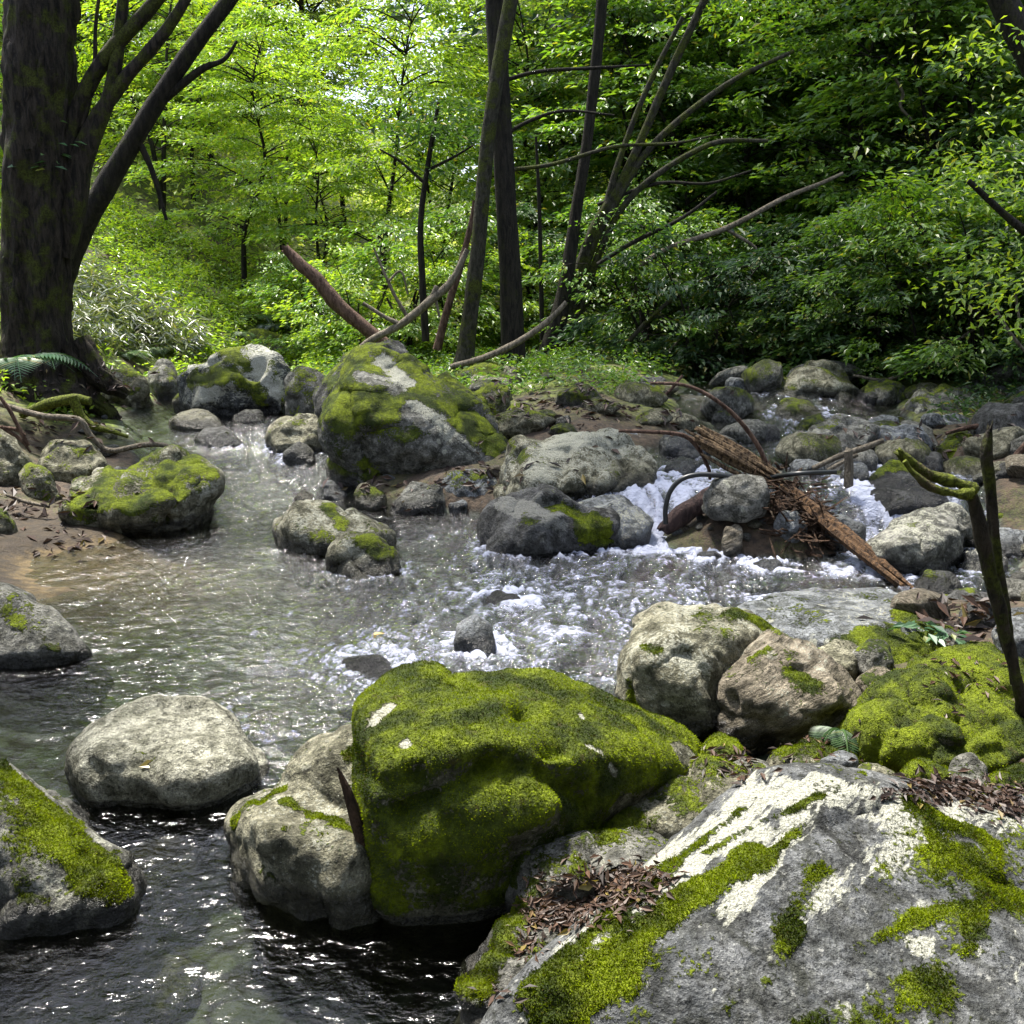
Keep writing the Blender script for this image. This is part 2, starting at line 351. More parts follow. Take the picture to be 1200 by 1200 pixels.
# ------------------------------------------------------------------ stream water
def blob(X, Y, cx, cy, sx, sy, ang=0.0):
    c, s = math.cos(ang), math.sin(ang); dx, dy = X - cx, Y - cy
    return np.exp(-((dx * c + dy * s) / sx) ** 2 - ((-dx * s + dy * c) / sy) ** 2)
def rapid(X, Y):
    a = 0.10 + .13 * sst(3.2, 4.6, Y) + 0.95 * blob(X, Y, 0.75, 5.9, 1.5, 1.15, 0.3) + 0.55 * blob(X, Y, 0.0, 4.9, 0.9, 1.0) + 0.45 * blob(X, Y, -0.3, 4.4, 0.9, 0.7)
    a = a + 0.9 * blob(X, Y, 1.6, 7.4, 0.9, 0.9) + 0.9 * blob(X, Y, 3.0, 9.0, 1.3, 3.0) + 0.5 * blob(X, Y, -2.3, 9.0, 0.8, 1.4)
    a = a + 0.07 * blob(X, Y, -0.7, 2.6, 0.9, 0.7) + .25 * blob(X, Y, -1.9, 6.0, .9, 1.2) + 0.6 * blob(X, Y, -0.3, 7.0, 0.5, 0.6) + 0.3 * blob(X, Y, -1.3, 3.6, .5, .5)
    return np.clip(a, 0, 1.15)
def mat_water():
    k = NT('clear_running_water'); v = k.obj(); ra = k.attr('rapid')
    mp = k.n('ShaderNodeMapping', Vector=v); mp.inputs['Rotation'].default_value = (0, 0, .6); mp.inputs['Scale'].default_value = (.6, 1.0, 1)
    n1 = k.noise(mp.outputs[0], 16, 4, .55, .8); n2 = k.noise(mp.outputs[0], 44, 4, .6, .6); n3 = k.noise(v, 95, 3, .6)
    h = k.math('ADD', k.math('MULTIPLY', n1, .9), k.math('MULTIPLY', n2, .42))
    nb = k.n('ShaderNodeBump', Height=h, Distance=.035, Strength=k.math('ADD', .10, k.math('MULTIPLY', ra, 1.1), clamp=True)).outputs[0]
    dp = k.attr('depth'); tr = k.n('ShaderNodeBsdfTransparent', Color=k.mix(k.ramp(dp, .02, .34), k.mix(ra, (.80, .82, .74), (.62, .66, .62)), (.40, .43, .34)))
    gl = k.n('ShaderNodeBsdfGlossy', Roughness=.09, Color=(1, 1, 1), Normal=nb)
    fr = k.n('ShaderNodeFresnel', IOR=1.45, Normal=nb)
    m = k.n('ShaderNodeMixShader', Fac=k.math('MULTIPLY', fr.outputs[0], k.math('ADD', .85, k.math('MULTIPLY', ra, .9)), clamp=True))
    k.t.links.new(tr.outputs[0], m.inputs[1]); k.t.links.new(gl.outputs[0], m.inputs[2])
    fo = k.n('ShaderNodeBsdfDiffuse', Color=(.46, .49, .61), Normal=nb)  # lilac serves both cascade foam and the painted sky reflection
    fm = k.math('ADD', k.attr('foam_glint'), k.math('MULTIPLY', k.math('SUBTRACT', n2, .5), .9))
    fm = k.math('ADD', fm, k.math('MULTIPLY', k.math('SUBTRACT', n3, .5), .45))
    fm = k.ramp(fm, .36, 1.0, 0, .86)
    m2 = k.n('ShaderNodeMixShader', Fac=fm); k.t.links.new(m.outputs[0], m2.inputs[1]); k.t.links.new(fo.outputs[0], m2.inputs[2])
    return k.surf(m2.outputs[0])
WLP = []
def shore_field(x, y):                                        # where stones break the surface
    P = np.concatenate(WLP); c = .04; nx, ny = int(16 / c), int(17 / c)
    H, _, _ = np.histogram2d(P[:, 0], P[:, 1], bins=[nx, ny], range=[[-8, -8 + nx * c], [0, ny * c]]); H = np.clip(H, 0, 2)
    ker = np.exp(-(np.arange(-5, 6) / 2.0) ** 2); 
    H = np.apply_along_axis(lambda m: np.convolve(m, ker, 'same'), 0, H); H = np.apply_along_axis(lambda m: np.convolve(m, ker, 'same'), 1, H)
    H = np.clip(H / 5.0, 0, 1); i = np.clip(((x + 8) / c).astype(int), 0, nx - 1); j = np.clip((y / c).astype(int), 0, ny - 1); return H[i, j]
def make_stream():
    wx = np.arange(-8, 7.5, 0.02); wy = [0.7]
    while wy[-1] < 16.5: wy.append(wy[-1] + max(0.007, 0.0056 * wy[-1]))
    wy = np.array(wy); WX, WY = np.meshgrid(wx, wy); x_, y_ = WX.ravel(), WY.ravel()
    fa = np.interp(y_, [0, 3, 5, 7], [1.2, 0.9, 0.7, 0.9])        # flow heading, downstream is towards -x and the camera
    al = x_ * np.sin(fa) + y_ * np.cos(fa); ac = x_ * np.cos(fa) - y_ * np.sin(fa)
    P = np.stack([al, ac, 0 * al], 1)
    wob = np.stack([fbm(P * 1.3, 2), fbm(P * 1.3 + 9, 2), 0 * al], 1) * 0.25
    A = rapid(x_, y_)
    Q = P + wob
    w1 = 1 - np.abs(fbm(Q * np.array([7.5, 3.4, 1]), 2)) * 2.2
    w2 = 1 - np.abs(fbm(Q * np.array([16, 8, 1]) + 31, 2)) * 2.2
    w3 = fbm(Q * np.array([38, 20, 1]) + 57, 2)
    w0 = fbm(P * np.array([1.1, 2.0, 1]) + 3, 2)
    dz = 0.012 * w0 * (0.4 + A) + A * (0.026 * w1 + 0.013 * w2 + 0.006 * w3) + 0.0012 * w3
    sh = shore_field(x_, y_); dz = dz + .012 * sh * A * (1 + w2)
    zz = wl(x_, y_) + dz
    foam_glint = .9 * blob(x_, y_, 1.02, 6.6, .36, .20) + 0.75 * blob(x_, y_, 1.2, 7.15, .33, .42) + 0.5 * blob(x_, y_, 1.45, 7.7, .4, .5)
    foam_glint += 0.55 * blob(x_, y_, 2.7, 7.0, .35, .6) + .45 * blob(x_, y_, 2.9, 8.6, .6, 1.2) + .5 * blob(x_, y_, 2.2, 6.0, .5, .16, -.1) + .35 * blob(x_, y_, 1.6, 5.1, .5, .4)
    foam_glint += 0.20 * blob(x_, y_, .8, 5.9, 1.4, .9, .3) + .25 * blob(x_, y_, -2.3, 9.3, .5, .9) + .16 * blob(x_, y_, 0.2, 4.7, .9, .8)
    foam_glint += .11 * np.clip(A - .25, 0, 1) + .10 * blob(x_, y_, .25, 5.2, 1.4, 1.1) + A * 0.34 * (w1 - 0.5) + A * 0.28 * (w2 - .5) + A * .25 * w3  # rapid-wide terms paint sky reflected on the ripple crests
    foam_glint += sh * (.08 + .26 * np.clip(A, 0, 1)) * (.5 + .9 * w1)
    dep = np.clip(wl(x_, y_) - ground(x_, y_), 0, 1)
    link('stream_water', mesh_np('stream_water', np.stack([x_, y_, zz], 1), gridfaces(len(wy), len(wx)), [mat_water()], True, {'rapid': A, 'foam_glint': foam_glint, 'depth': dep}), kind='structure')

# ------------------------------------------------------------------ boulders
RM = {
 'grey':  mat_rock('grey_stone', (.12, .12, .108), (.25, .245, .22)),
 'pale':  mat_rock('pale_stone', (.27, .265, .21), (.45, .44, .36), lich=(.6, .58, .48)),
 'tan':   mat_rock('olive_tan_stone', (.13, .125, .085), (.31, .295, .215)),
 'brown': mat_rock('layered_brown_stone', (.17, .145, .11), (.29, .25, .19), streak=((.3, .5, 0), (.6, .6, 3.0))),
 'dark':  mat_rock('dark_stone', (.06, .06, .06), (.13, .13, .13), lich=(.25, .25, .23)),
 'blue':  mat_rock('bluish_wet_stone', (.14, .15, .165), (.27, .285, .30)),
 'white': mat_rock('lichen_crusted_stone', (.075, .08, .085), (.165, .17, .175), lich=(.52, .52, .45), streak=((0, 0, -.84), (.28, 1.25, 1.0))),
}
tuft_mats = {}
ROCKS = []
def pts_of(s):
    o = []
    for t in s.split():
        q = [float(v) for v in t.split(',')]; o.append(q + [None] * (3 - len(q)))
    return o
def hull_points(outl, Y0, T, ridge, down):
    ys = [p[1] for p in outl]; y0, y1 = min(ys), max(ys); cx = sum(p[0] for p in outl) / len(outl)
    cy = y0 + 0.55 * (y1 - y0); P = []
    def Yof(t, d): return d if t is None else (Y0 + T * t if abs(t) <= 1.2 else t)
    for (x, y, t) in outl:
        v = (y1 - y) / max(1, y1 - y0); Y = Yof(t, Y0 + T * (.06 + .52 * v)); p = at(x, y, Y); P.append(p)
        if v > .25: P.append(at(cx + (x - cx) * .72, cy + (y - cy) * .72, max(Y + .15 * T, Y0 + T * .95)))
        if v < .4:
            g = ground_cache(p[0], p[1]); dn = max(0.05, min(down, p[2] - g + .15))
            P.append(p + np.array([0, .08 * T, -dn])); P.append(p + np.array([0, .55 * T, -dn]))
    if ridge is None:
        for (x, y, t) in outl:
            v = (y1 - y) / max(1, y1 - y0); v2 = .5 + (v - .5) * .7
            P.append(at(cx + (x - cx) * .7, y1 - v2 * (y1 - y0), Y0 + T * (.5 * v2 ** 1.5 - .03)))
    else:
        for (x, y, t) in ridge: P.append(at(x, y, Yof(t, Y0)))
    return P
def ground_cache(x, y): return gz(x, y)
def convex(P):
    bm = bmesh.new()
    for p in P: bm.verts.new(p)
    r = bmesh.ops.convex_hull(bm, input=bm.verts)
    for v in [v for v in bm.verts if not v.link_faces]: bm.verts.remove(v)
    return bm
def remeshed(bm, voxel):
    me = bpy.data.meshes.new('tmp'); bm.to_mesh(me); bm.free()
    o = bpy.data.objects.new('tmp', me); COL.objects.link(o)
    md = o.modifiers.new('r', 'REMESH'); md.mode = 'VOXEL'; md.voxel_size = voxel
    dg = bpy.context.evaluated_depsgraph_get(); ev = o.evaluated_get(dg); m2 = ev.to_mesh()
    n = len(m2.vertices); V = np.zeros(n * 3, np.float32); m2.vertices.foreach_get('co', V); V = V.reshape(-1, 3).astype(float)
    m2.calc_loop_triangles()
    F = np.array([p.vertices[:] for p in m2.polygons if len(p.vertices) == 4], np.int32).reshape(-1, 4)
    T3 = np.array([p.vertices[:] for p in m2.polygons if len(p.vertices) == 3], np.int32).reshape(-1, 3)
    ev.to_mesh_clear(); bpy.data.objects.remove(o); bpy.data.meshes.remove(me)
    return V, F, T3
def normals(V, F, T3):
    N = np.zeros_like(V)
    for f in (F, T3):
        if len(f) == 0: continue
        a, b, c = V[f[:, 0]], V[f[:, 1]], V[f[:, 2]]
        n = np.cross(b - a, c - a) if f.shape[1] == 3 else np.cross(V[f[:, 2]] - V[f[:, 0]], V[f[:, 3]] - V[f[:, 1]])
        for k in range(f.shape[1]): np.add.at(N, f[:, k], n)
    return N / (np.linalg.norm(N, axis=1)[:, None] + 1e-12)
def laplace(V, F, T3, it):
    E = []
    for f in (F, T3):
        for k in range(f.shape[1] if len(f) else 0): E.append(np.stack([f[:, k], f[:, (k + 1) % f.shape[1]]], 1))
    E = np.concatenate(E); i = np.concatenate([E[:, 0], E[:, 1]]); j = np.concatenate([E[:, 1], E[:, 0]])
    n = len(V); cnt = np.bincount(i, minlength=n)[:, None]
    for _ in range(it):
        Sx = np.stack([np.bincount(i, V[j, k], minlength=n) for k in range(3)], 1)
        V = V + .6 * (Sx / np.maximum(cnt, 1) - V)
    return V
def seg_dist(V, a, b):
    ab = b - a; t = np.clip(((V - a) @ ab) / (ab @ ab + 1e-9), 0, 1)
    return np.linalg.norm(V - (a + t[:, None] * ab), axis=1)
def finish_rock(name, label, V, F, T3, voxel, size, mat, moss, lich, patches=(), lpatches=(), grooves=(), rnd=.03, rough=1.0, cat='boulder', group=None, seed=0, tufts=0, flats=True, wet=.20, wet_all=0.0, origin=None):
    it = int(min(60, max(2, (rnd * size / voxel) ** 2 * 1.1)))
    V = laplace(V, F, T3, it); so = seed * 13.7; rr_ = np.random.default_rng(seed + 500); ce = V.mean(0)
    for _ in range(int(14 * min(1.3, rough)) if flats else 0):                 # worn flats
        n_ = rr_.normal(size=3); n_ /= np.linalg.norm(n_); dd = (V - ce) @ n_; c_ = dd.max() * rr_.uniform(.80, .94)
        V = V - np.maximum(dd - c_, 0)[:, None] * n_ * .85
    chip = min(1.0, rough) * (.16 if flats else .09)           # broken faces
    sd = V[rr_.choice(len(V), min(len(V), 34), replace=False)]; Nv = normals(V, F, T3); V0 = V + size * .10 * np.stack([fbm(V * (3 / size) + so + q, 2) for q in (0, 30, 60)], 1)
    ni = np.zeros(len(V), int); bd = np.full(len(V), 1e9)
    for i_ in range(len(sd)):
        q_ = ((V0 - sd[i_]) ** 2).sum(1); k_ = q_ < bd; ni[k_] = i_; bd[k_] = q_[k_]
    tl = rr_.normal(size=(len(sd), 3)) * chip; of = rr_.normal(size=len(sd)) * .010 * size * rough
    V = V + Nv * np.clip(((V - sd[ni]) * tl[ni]).sum(1) + of[ni], -.06 * size, .045 * size)[:, None]
    V = laplace(V, F, T3, 3 if rough >= .9 else 6); N = normals(V, F, T3)
    # facets, lumps and grain
    d = size * (.050 * fbm(V * (1.6 / size) + so, 2) + .022 * fbm(V * (4.5 / size) + so, 3)) * rough
    rg = 1 - np.abs(fbm(V * (2.6 / size) + so + 40, 3)) * 2.5
    d -= size * .020 * np.clip(rg - .45, 0, 1) * rough
    d += (.010 * fbm(V * 9 + so, 3) + .0035 * fbm(V * 34, 2)) * min(1, size * 1.4) * rough
    V = V + N * (d + .020 * size)[:, None]
    pj = proj(V); C = np.array([0, 0, CAM_H])
    facing = ((C - V) * N).sum(1) > 0
    def onrock(px, py):
        q = np.hypot(pj[:, 0] - px, pj[:, 1] - py) + (~facing) * 1e4
        k = np.argsort(q)[:6]; k = k[q[k] < q[k[0]] + 6]; k = k[np.argmin(V[k, 1])]; return V[k]
    for (x1, y1, x2, y2, r, dep) in grooves:
        a, b = onrock(x1, y1), onrock(x2, y2); rr = r * a[1] / FPX
        V = V - N * (dep * np.exp(-(seg_dist(V, a, b) / rr) ** 2))[:, None]
    N = normals(V, F, T3)
    n1 = fbm(V * (3.2 / max(size, .4)) + so + 5, 4); n2 = fbm(V * 11 + so, 4)
    m = moss + .55 * np.clip(N[:, 2], -.5, 1) + .60 * n1 + .30 * n2 + .03
    l = lich + .25 * N[:, 2] + .5 * fbm(V * 3 + so + 70, 4) - .1
    def pat(base, P):
        for (x1, y1, x2, y2, r, w) in P:
            a, b = onrock(x1, y1), onrock(x2, y2); rr = r * (a[1] + b[1]) * .5 / FPX
            base = base + w * np.exp(-(np.abs(seg_dist(V, a, b) / rr * (1 + .55 * fbm(V * 7 + so, 3)) + .35 * fbm(V * 3.1 + so, 2))) ** 3)
        return base
    m = pat(m, patches); l = pat(l, lpatches)
    hw = V[:, 2] - wl(V[:, 0], V[:, 1]); inw = ground(V[:, 0], V[:, 1]) < wl(V[:, 0], V[:, 1]) + .02
    we = np.clip(1 - (hw - .01) / wet, 0, 1) * inw; we = np.maximum(we, wet_all)
    WLP.append(V[(np.abs(hw) < .03) & (inw > 0)][:, :2])
    m = m - .9 * np.clip(1 - (hw + .0) / (.05 + .3 * wet), 0, 1) * inw
    V = V + N * (sst(.42, .6, m) * (.004 + .006 * fbm(V * 22, 3)))[:, None] * min(1, size * 1.6)
    o0 = np.array([V[:, 0].mean(), V[:, 1].mean(), V[:, 2].min()]) if origin is None else origin
    me = mesh_np(name, V - o0, [F, T3], [mat], True, {'moss': m, 'lichen': l, 'wet': we})
    o = link(name, me, o0, label=label, category=cat, group=group)
    ROCKS.append(o)
    if tufts: moss_tufts(o, V, F, m, N, o0, tufts)
    return o
def mat_tuft():
    k = NT('moss_tufts'); v = k.obj(); r = k.n('ShaderNodeNewGeometry').outputs['Random Per Island']
    c = k.mix(k.ramp(k.noise(v, 5, 4, .6), .36, .62), (.045, .07, .004), (.28, .36, .008))
    c = k.mix(k.math('MULTIPLY', r, .75), c, k.mix(1.0, c, (.25, .26, .22), 'MULTIPLY'))
    c = k.mix(k.ramp(r, .9, .95, 0, .6), c, (.10, .065, .02))
    d = k.n('ShaderNodeBsdfDiffuse', Color=c); t = k.n('ShaderNodeBsdfTranslucent', Color=c)
    m = k.n('ShaderNodeMixShader', Fac=.3); k.t.links.new(d.outputs[0], m.inputs[1]); k.t.links.new(t.outputs[0], m.inputs[2])
    return k.surf(m.outputs[0])
MT = mat_tuft()
def moss_tufts(o, V, F, m, N, o0, count, L=.0075):
    f = F[(m[F].mean(1) + .25 * fbm(V[F[:, 0]] * 30, 2) > .56)]
    if len(f) < 10: return
    a = V[f]; ar = np.linalg.norm(np.cross(a[:, 2] - a[:, 0], a[:, 3] - a[:, 1]), axis=1); ar /= ar.sum()
    k = rng.choice(len(f), count, p=ar); u, v = rng.random(count)[:, None], rng.random(count)[:, None]
    q = a[k]; p = (q[:, 0] * (1 - u) + q[:, 1] * u) * (1 - v) + (q[:, 3] * (1 - u) + q[:, 2] * u) * v
    n = N[f[k, 0]]; d = n + rng.normal(size=(count, 3)) * .55; d /= np.linalg.norm(d, axis=1)[:, None]
    s = np.cross(d, rng.normal(size=(count, 3))); s /= np.linalg.norm(s, axis=1)[:, None]
    ln = L * rng.uniform(.5, 1.5, count)[:, None]; p = p - n * .003
    Vt = np.stack([p - s * ln * .28, p + s * ln * .28, p + d * ln], 1).reshape(-1, 3)
    me = mesh_np('moss', Vt - o0, np.arange(len(Vt)).reshape(-1, 3), [MT], False)
    link('moss', me, (0, 0, 0), parent=o, kind='stuff')
def rock(label, outline, Y=None, z=None, T=.6, mat='grey', moss=0, lich=0, ridge=None, extra=(), down=.4, name='boulder', vox=None, cat='boulder', **kw):
    hs = [(outline, Y, T, ridge)] + list(extra); bmj = bmesh.new(); first = None; allP = []
    for (ol, Yh, Th, rd) in hs:
        ol = pts_of(ol); rd = pts_of(rd) if rd else None
        if Yh is None:
            b = max(ol, key=lambda p: p[1])
            Yh = hit(b[0], b[1], (lambda x, y: z + 0 * x) if z is not None else wl)[1]
        if first is None: first = Yh
        P = hull_points(ol, Yh, Th, rd, down); allP += P
        h = convex(P); me = bpy.data.meshes.new('h'); h.to_mesh(me); h.free(); bmj.from_mesh(me); bpy.data.meshes.remove(me)
    allP = np.array(allP); size = float(np.median(np.sort(np.ptp(allP, axis=0))[1:]))
    v = vox or min(max(.011, first * .0022), size / 14)
    Vv, F, T3 = remeshed(bmj, v)
    if name == 'boulder' and size < .3: name = 'stone'
    return finish_rock(name, label, Vv, F, T3, v, size, RM[mat], moss, lich, seed=len(ROCKS) + 1, cat=cat, **kw)
# --- foreground
rock('huge foreground boulder with white lichen slope, moss stripes and grey spotted face',
     '578,1215,1.85 640,1135,1.98 700,1070,2.1 770,1010,2.22 830,958,2.34 880,913,2.45 930,906,2.5 1000,910,2.55 1060,922,2.6 1120,940,2.65 1210,952,2.7 1290,965,2.7 1330,1230,1.8 900,1235,1.76 1100,1235,1.74',
     Y=1.8, T=.9, ridge='1200,1005,2.36 1060,958,2.36 960,1000,2.17 870,1060,2.0 800,1150,1.86 740,1205,1.82', mat='white', moss=-.30, lich=-.35, down=.5, vox=.010, rnd=.03, rough=.45, flats=False, tufts=60000,
     patches=[(885,1000,640,1195,27,1.5),(1010,905,900,1000,8,.9),(960,930,830,1000,7,.8),(870,945,700,1075,8,.6),(790,1010,610,1170,14,.6),(960,1015,925,1080,26,.7),(930,1085,900,1150,16,.5),(1070,940,1160,985,18,.65),(1130,1010,1200,1060,40,.42),(1160,1040,1130,1110,18,.35),(1100,1150,960,1200,34,.42),(1080,1070,1180,1060,10,.4),(1000,1110,1080,1070,9,.4),(880,1080,850,1180,9,.4)],
     lpatches=[(890,925,690,1110,50,1.05),(960,925,850,1060,38,.85),(760,1065,620,1190,32,1.0),(1000,930,1200,962,38,.95),(970,1040,1070,970,28,.85),(1180,1080,1200,1180,30,.35),(960,1060,910,1120,18,.7),(890,1010,850,1090,20,.6),(1080,1105,1080,1106,16,1.2),(860,1120,830,1170,14,.5),(1120,970,1100,1000,16,.6),(885,1122,885,1123,12,.9),(965,1120,966,1121,8,.9),(1110,1060,1115,1070,9,.9),(1145,1105,1150,1110,8,.8),(1020,1155,1021,1156,9,.8),(840,1152,841,1153,9,.8)])
rock('low grey foreground rock with a hollow full of dead leaves and a mossy left edge',
     '600,1042,2.42 625,1000,2.55 660,980,2.65 720,974,2.72 790,980,2.65 830,1000,2.5 740,1042,2.47 660,1048,2.44 610,1062,2.38', Y=2.4, T=.5, ridge='700,1020,2.5', mat='grey', moss=-.12, lich=-.1, tufts=9000,
     extra=[('528,1212,1.97 550,1140,2.15 590,1078,2.33 640,1090,2.31 668,1112,2.24 655,1160,2.12 600,1212,1.98', 2.0, .5, '610,1130,2.17'),
            ('540,1190,2.08 570,1120,2.26 612,1050,2.44 760,1045,2.5 800,1060,2.45 740,1130,2.2 640,1212,2.0', 2.1, .4, '700,1090,2.36')],
     patches=[(600,1030,608,1000,12,.9),(605,1060,560,1160,14,1.0),(545,1150,530,1200,12,1.0)], rnd=.03)
rock('mid grey rock with a mossy flank, wedged behind the leaf-filled rock',
     '665,975 690,945 740,918 800,905 835,912 880,930 872,970 820,985 740,988', Y=2.72, T=.45, mat='tan', moss=.0, lich=.1, tufts=6000, patches=[(680,965,760,965,22,.5)], extra=[('760,925 800,905 860,905 890,925 870,960 790,955', 2.8, .4, None)])
rock('small rounded grey stone beside dead leaves, directly behind the lichen boulder crest', '825,908 850,888 890,886 912,897 905,918 870,935 835,925', Y=2.95, T=.3, mat='grey', moss=-.2)
rock('large wedge-shaped boulder blanketed in thick green moss at the water edge',
     '430,858,.25 428,826,.45 465,801,.6 520,795,.65 590,788,.7 640,790,.75 680,808,.8 740,835,.85 790,855,.85 815,875,.8 812,895,.7 770,908,.6 730,918,.5 690,945,.35 665,970,.3 610,1020,.2 595,1065,.15 560,1102,.15 450,1107,.15 440,1060,.1 437,960,.12',
     Y=2.45, T=.95, ridge='445,900,.06 520,880,.08 580,868,.12 650,890,.15 640,950,.08 540,1000,.0 470,1000,.0 720,880,.4', mat='tan', moss=.70, lich=-.35, vox=.010, rnd=.02, rough=.42, flats=False, tufts=110000, wet=.06,
     patches=[(800,880,812,885,14,-1.3),(600,1080,520,1095,30,-.5),(740,850,780,870,12,-.4),(682,838,684,840,9,-1.4),(690,872,705,880,9,-1.3),(718,895,722,902,9,-1.2),(455,828,440,845,10,-.9),(475,868,478,870,8,-1.3)],
     lpatches=[(682,838,684,840,9,1.3),(690,872,705,880,9,1.2),(718,895,722,902,9,1.2),(455,828,440,845,10,.8),(475,868,478,870,8,1.2),(800,875,812,885,10,.5)],
     grooves=[(465,955,580,893,15,.06),(575,890,612,830,16,.05),(490,905,560,840,14,.035),(600,900,660,872,15,.04),(690,945,640,905,18,.05),(570,960,640,940,30,-.03),(520,860,590,820,30,-.02)])
rock('pale tan speckled boulder with a darker lump, wedged left of the big moss boulder',
     '270,962 285,945 330,925 400,930 442,960 445,1100 420,1110 380,1090 330,1050 300,1015 278,985', Y=2.5, T=.6, mat='tan', moss=-.22, lich=.12, tufts=5000, rnd=.025, flats=False,
     ridge='300,965,.12 360,975,.1 420,1000,.05 340,1010,.04 400,1050,.0',
     extra=[('330,927 345,890 385,862 430,852 452,900 445,985 400,978 345,948', 2.72, .5, None)],
     patches=[(275,965,335,922,9,.8),(335,935,425,975,10,.9),(410,880,430,862,12,.7),(330,1040,420,1100,22,.3)])
rock('pale flat-topped boulder with small dark pits, standing alone in the dark pool',
     '83,875 110,850 170,820 240,820 275,835 290,865 308,885 303,905 270,922 225,945 200,960 150,952 100,932 85,905', T=.75,
     ridge='100,905,.05 180,912,.02 230,915,.04 280,895,.2 120,880,.15', mat='pale', moss=-.55, lich=-.2, rnd=.045, rough=.6, flats=False, wet=.05,
     patches=[(225,940,270,915,10,.5)], grooves=[(232,880,236,884,7,.012),(255,878,258,880,8,.012),(222,860,224,861,5,.012),(245,842,247,842,6,.012),(108,902,112,903,10,.02),(185,845,186,846,5,.01),(157,863,158,864,4,.01)])
rock('grey crusty boulder with a bright green moss cap, cut by the left frame corner',
     '-60,860 0,888 30,918 80,968 120,1003 150,1030 156,1052 148,1080 120,1106 60,1122 0,1132 -80,1130', Y=2.45, T=.8,
     ridge='-40,940,.2 20,975,.2 90,1030,.14 140,1062,.1 60,1060,.03', mat='grey', moss=-.08, lich=.30, tufts=22000, rnd=.045, flats=False,
     patches=[(0,905,150,1040,17,1.1),(60,985,140,1060,17,.7),(20,1030,60,1090,18,.35)], lpatches=[(10,970,110,1060,26,.3)])
rock('smooth grey-brown stone sloping into the pool at the left edge', '-60,680 0,683 30,690 60,715 97,752 86,766 40,780 -60,786', T=.6, mat='grey', moss=-.35, lich=.0, rough=.5, patches=[(10,715,60,760,14,.45)], wet=.12)
# --- left bank
rock('flat slab with bright moss patches at the left pool edge', '60,602 75,570 120,556 180,546 192,534 235,535 250,548 255,562 240,586 200,611 150,631 90,629 62,615', T=1.2,
     ridge='75,600,.02 150,605,.0 205,590,.08 245,562,.35 120,585,.1', mat='tan', moss=.18, lich=.25, rnd=.03, tufts=14000,
     patches=[(90,600,150,590,14,.5),(150,595,205,578,12,.6),(195,540,245,552,10,.4),(110,615,190,610,12,.3)], lpatches=[(120,565,180,560,12,.5),(215,565,240,570,12,.5)])
rock('rounded tan-grey boulder on the sand behind the mossy slab', '42,545 50,520 75,514 108,518 126,535 120,552 95,566 60,576 45,565', z=.12, T=.7, mat='tan', moss=-.15, lich=.15)
rock('knobbly mossy rock under the tan-grey boulder at left', '22,552 35,540 55,552 66,580 55,600 30,592', z=.08, T=.4, mat='tan', moss=.12, lich=.1)
rock('pale green-grey boulder half out of frame at the left bank', '-40,500 0,502 18,512 32,535 28,560 10,575 -40,585', z=.15, T=.6, mat='tan', moss=-.15, lich=.2)
rock('small mossy stone on the sand at the left frame edge', '-25,600 0,594 14,604 16,622 0,636 -25,640', z=.05, T=.3, mat='tan', moss=.3)
rock('small smooth white-grey pebble in front of the tan-grey boulder', '107,553 113,547 128,547 133,555 128,562 110,562', z=.22, T=.15, mat='pale', moss=-.9, rough=.4, name='stone', cat='stone')
rock('small dark pebble beside the white pebble on the left bank', '131,555 138,546 148,552 146,562 134,563', z=.22, T=.15, mat='dark', moss=-.9, name='stone', cat='stone')
rock('twin-topped boulder crusted with white lichen and moss by the left channel',
     '203,432 212,418 235,410 262,406 280,418 292,450 282,480 268,492 250,486 230,476 212,462', T=.9, mat='white', moss=.0, lich=.5, rnd=.04,
     extra=[('258,408 290,403 320,414 337,440 343,474 335,489 305,487 290,470 275,440', None, .8, None)],
     patches=[(225,440,265,440,14,.6),(285,450,305,465,12,.6),(275,410,290,430,8,.5),(320,480,340,470,10,.6),(230,470,262,490,16,-1.0)], lpatches=[(300,420,325,450,18,.6),(215,425,240,420,12,.6),(245,460,270,455,12,.4)])
rock('moss-topped rock with a pale lip left of the lichen-crusted boulder', '118,434 128,428 150,430 166,442 170,456 160,468 140,470 122,458', z=.55, T=.6, mat='tan', moss=.12, lich=.1)
rock('dark grey rock in shade between the mossy rock and the lichen-crusted boulder', '170,432 180,422 200,422 208,440 206,460 190,464 174,452', z=.52, T=.5, mat='grey', moss=.0)
rock('small mossy stone splashed by the left channel at the foot of the lichen-crusted boulder', '200,472 210,460 226,458 234,468 232,480 212,484', T=.3, mat='tan', moss=.1)
rock('flat brown stone awash in the left channel', '196,492 212,480 235,478 256,490 264,504 235,507 205,503', T=.6, mat='tan', moss=-.6, wet_all=.5, rough=.5)
rock('low dark stone awash midstream in the left channel', '228,513 240,502 265,501 284,512 286,521 262,526 235,523', T=.5, mat='dark', moss=-.4, wet_all=.4, rough=.5)
rock('small wet stone at the right foot of the lichen-crusted boulder', '272,488 285,478 305,480 312,490 296,498 276,497', T=.3, mat='grey', moss=-.3, wet_all=.4)
rock('brown rounded boulder left of the great mossy boulder', '311,516 318,500 335,485 368,479 386,500 386,526 350,537 320,533', T=.7, mat='tan', moss=-.25, lich=.05, wet=.12)
rock('small wet brown stone leaning on the brown rounded boulder', '333,538 338,524 352,517 368,530 372,545 350,550', T=.3, mat='grey', moss=-.5, wet_all=.5)
rock('mossy stone half hidden behind the lichen-crusted boulder', '334,445 345,432 372,434 384,450 378,478 350,485 338,465', z=.5, T=.5, mat='grey', moss=.2)
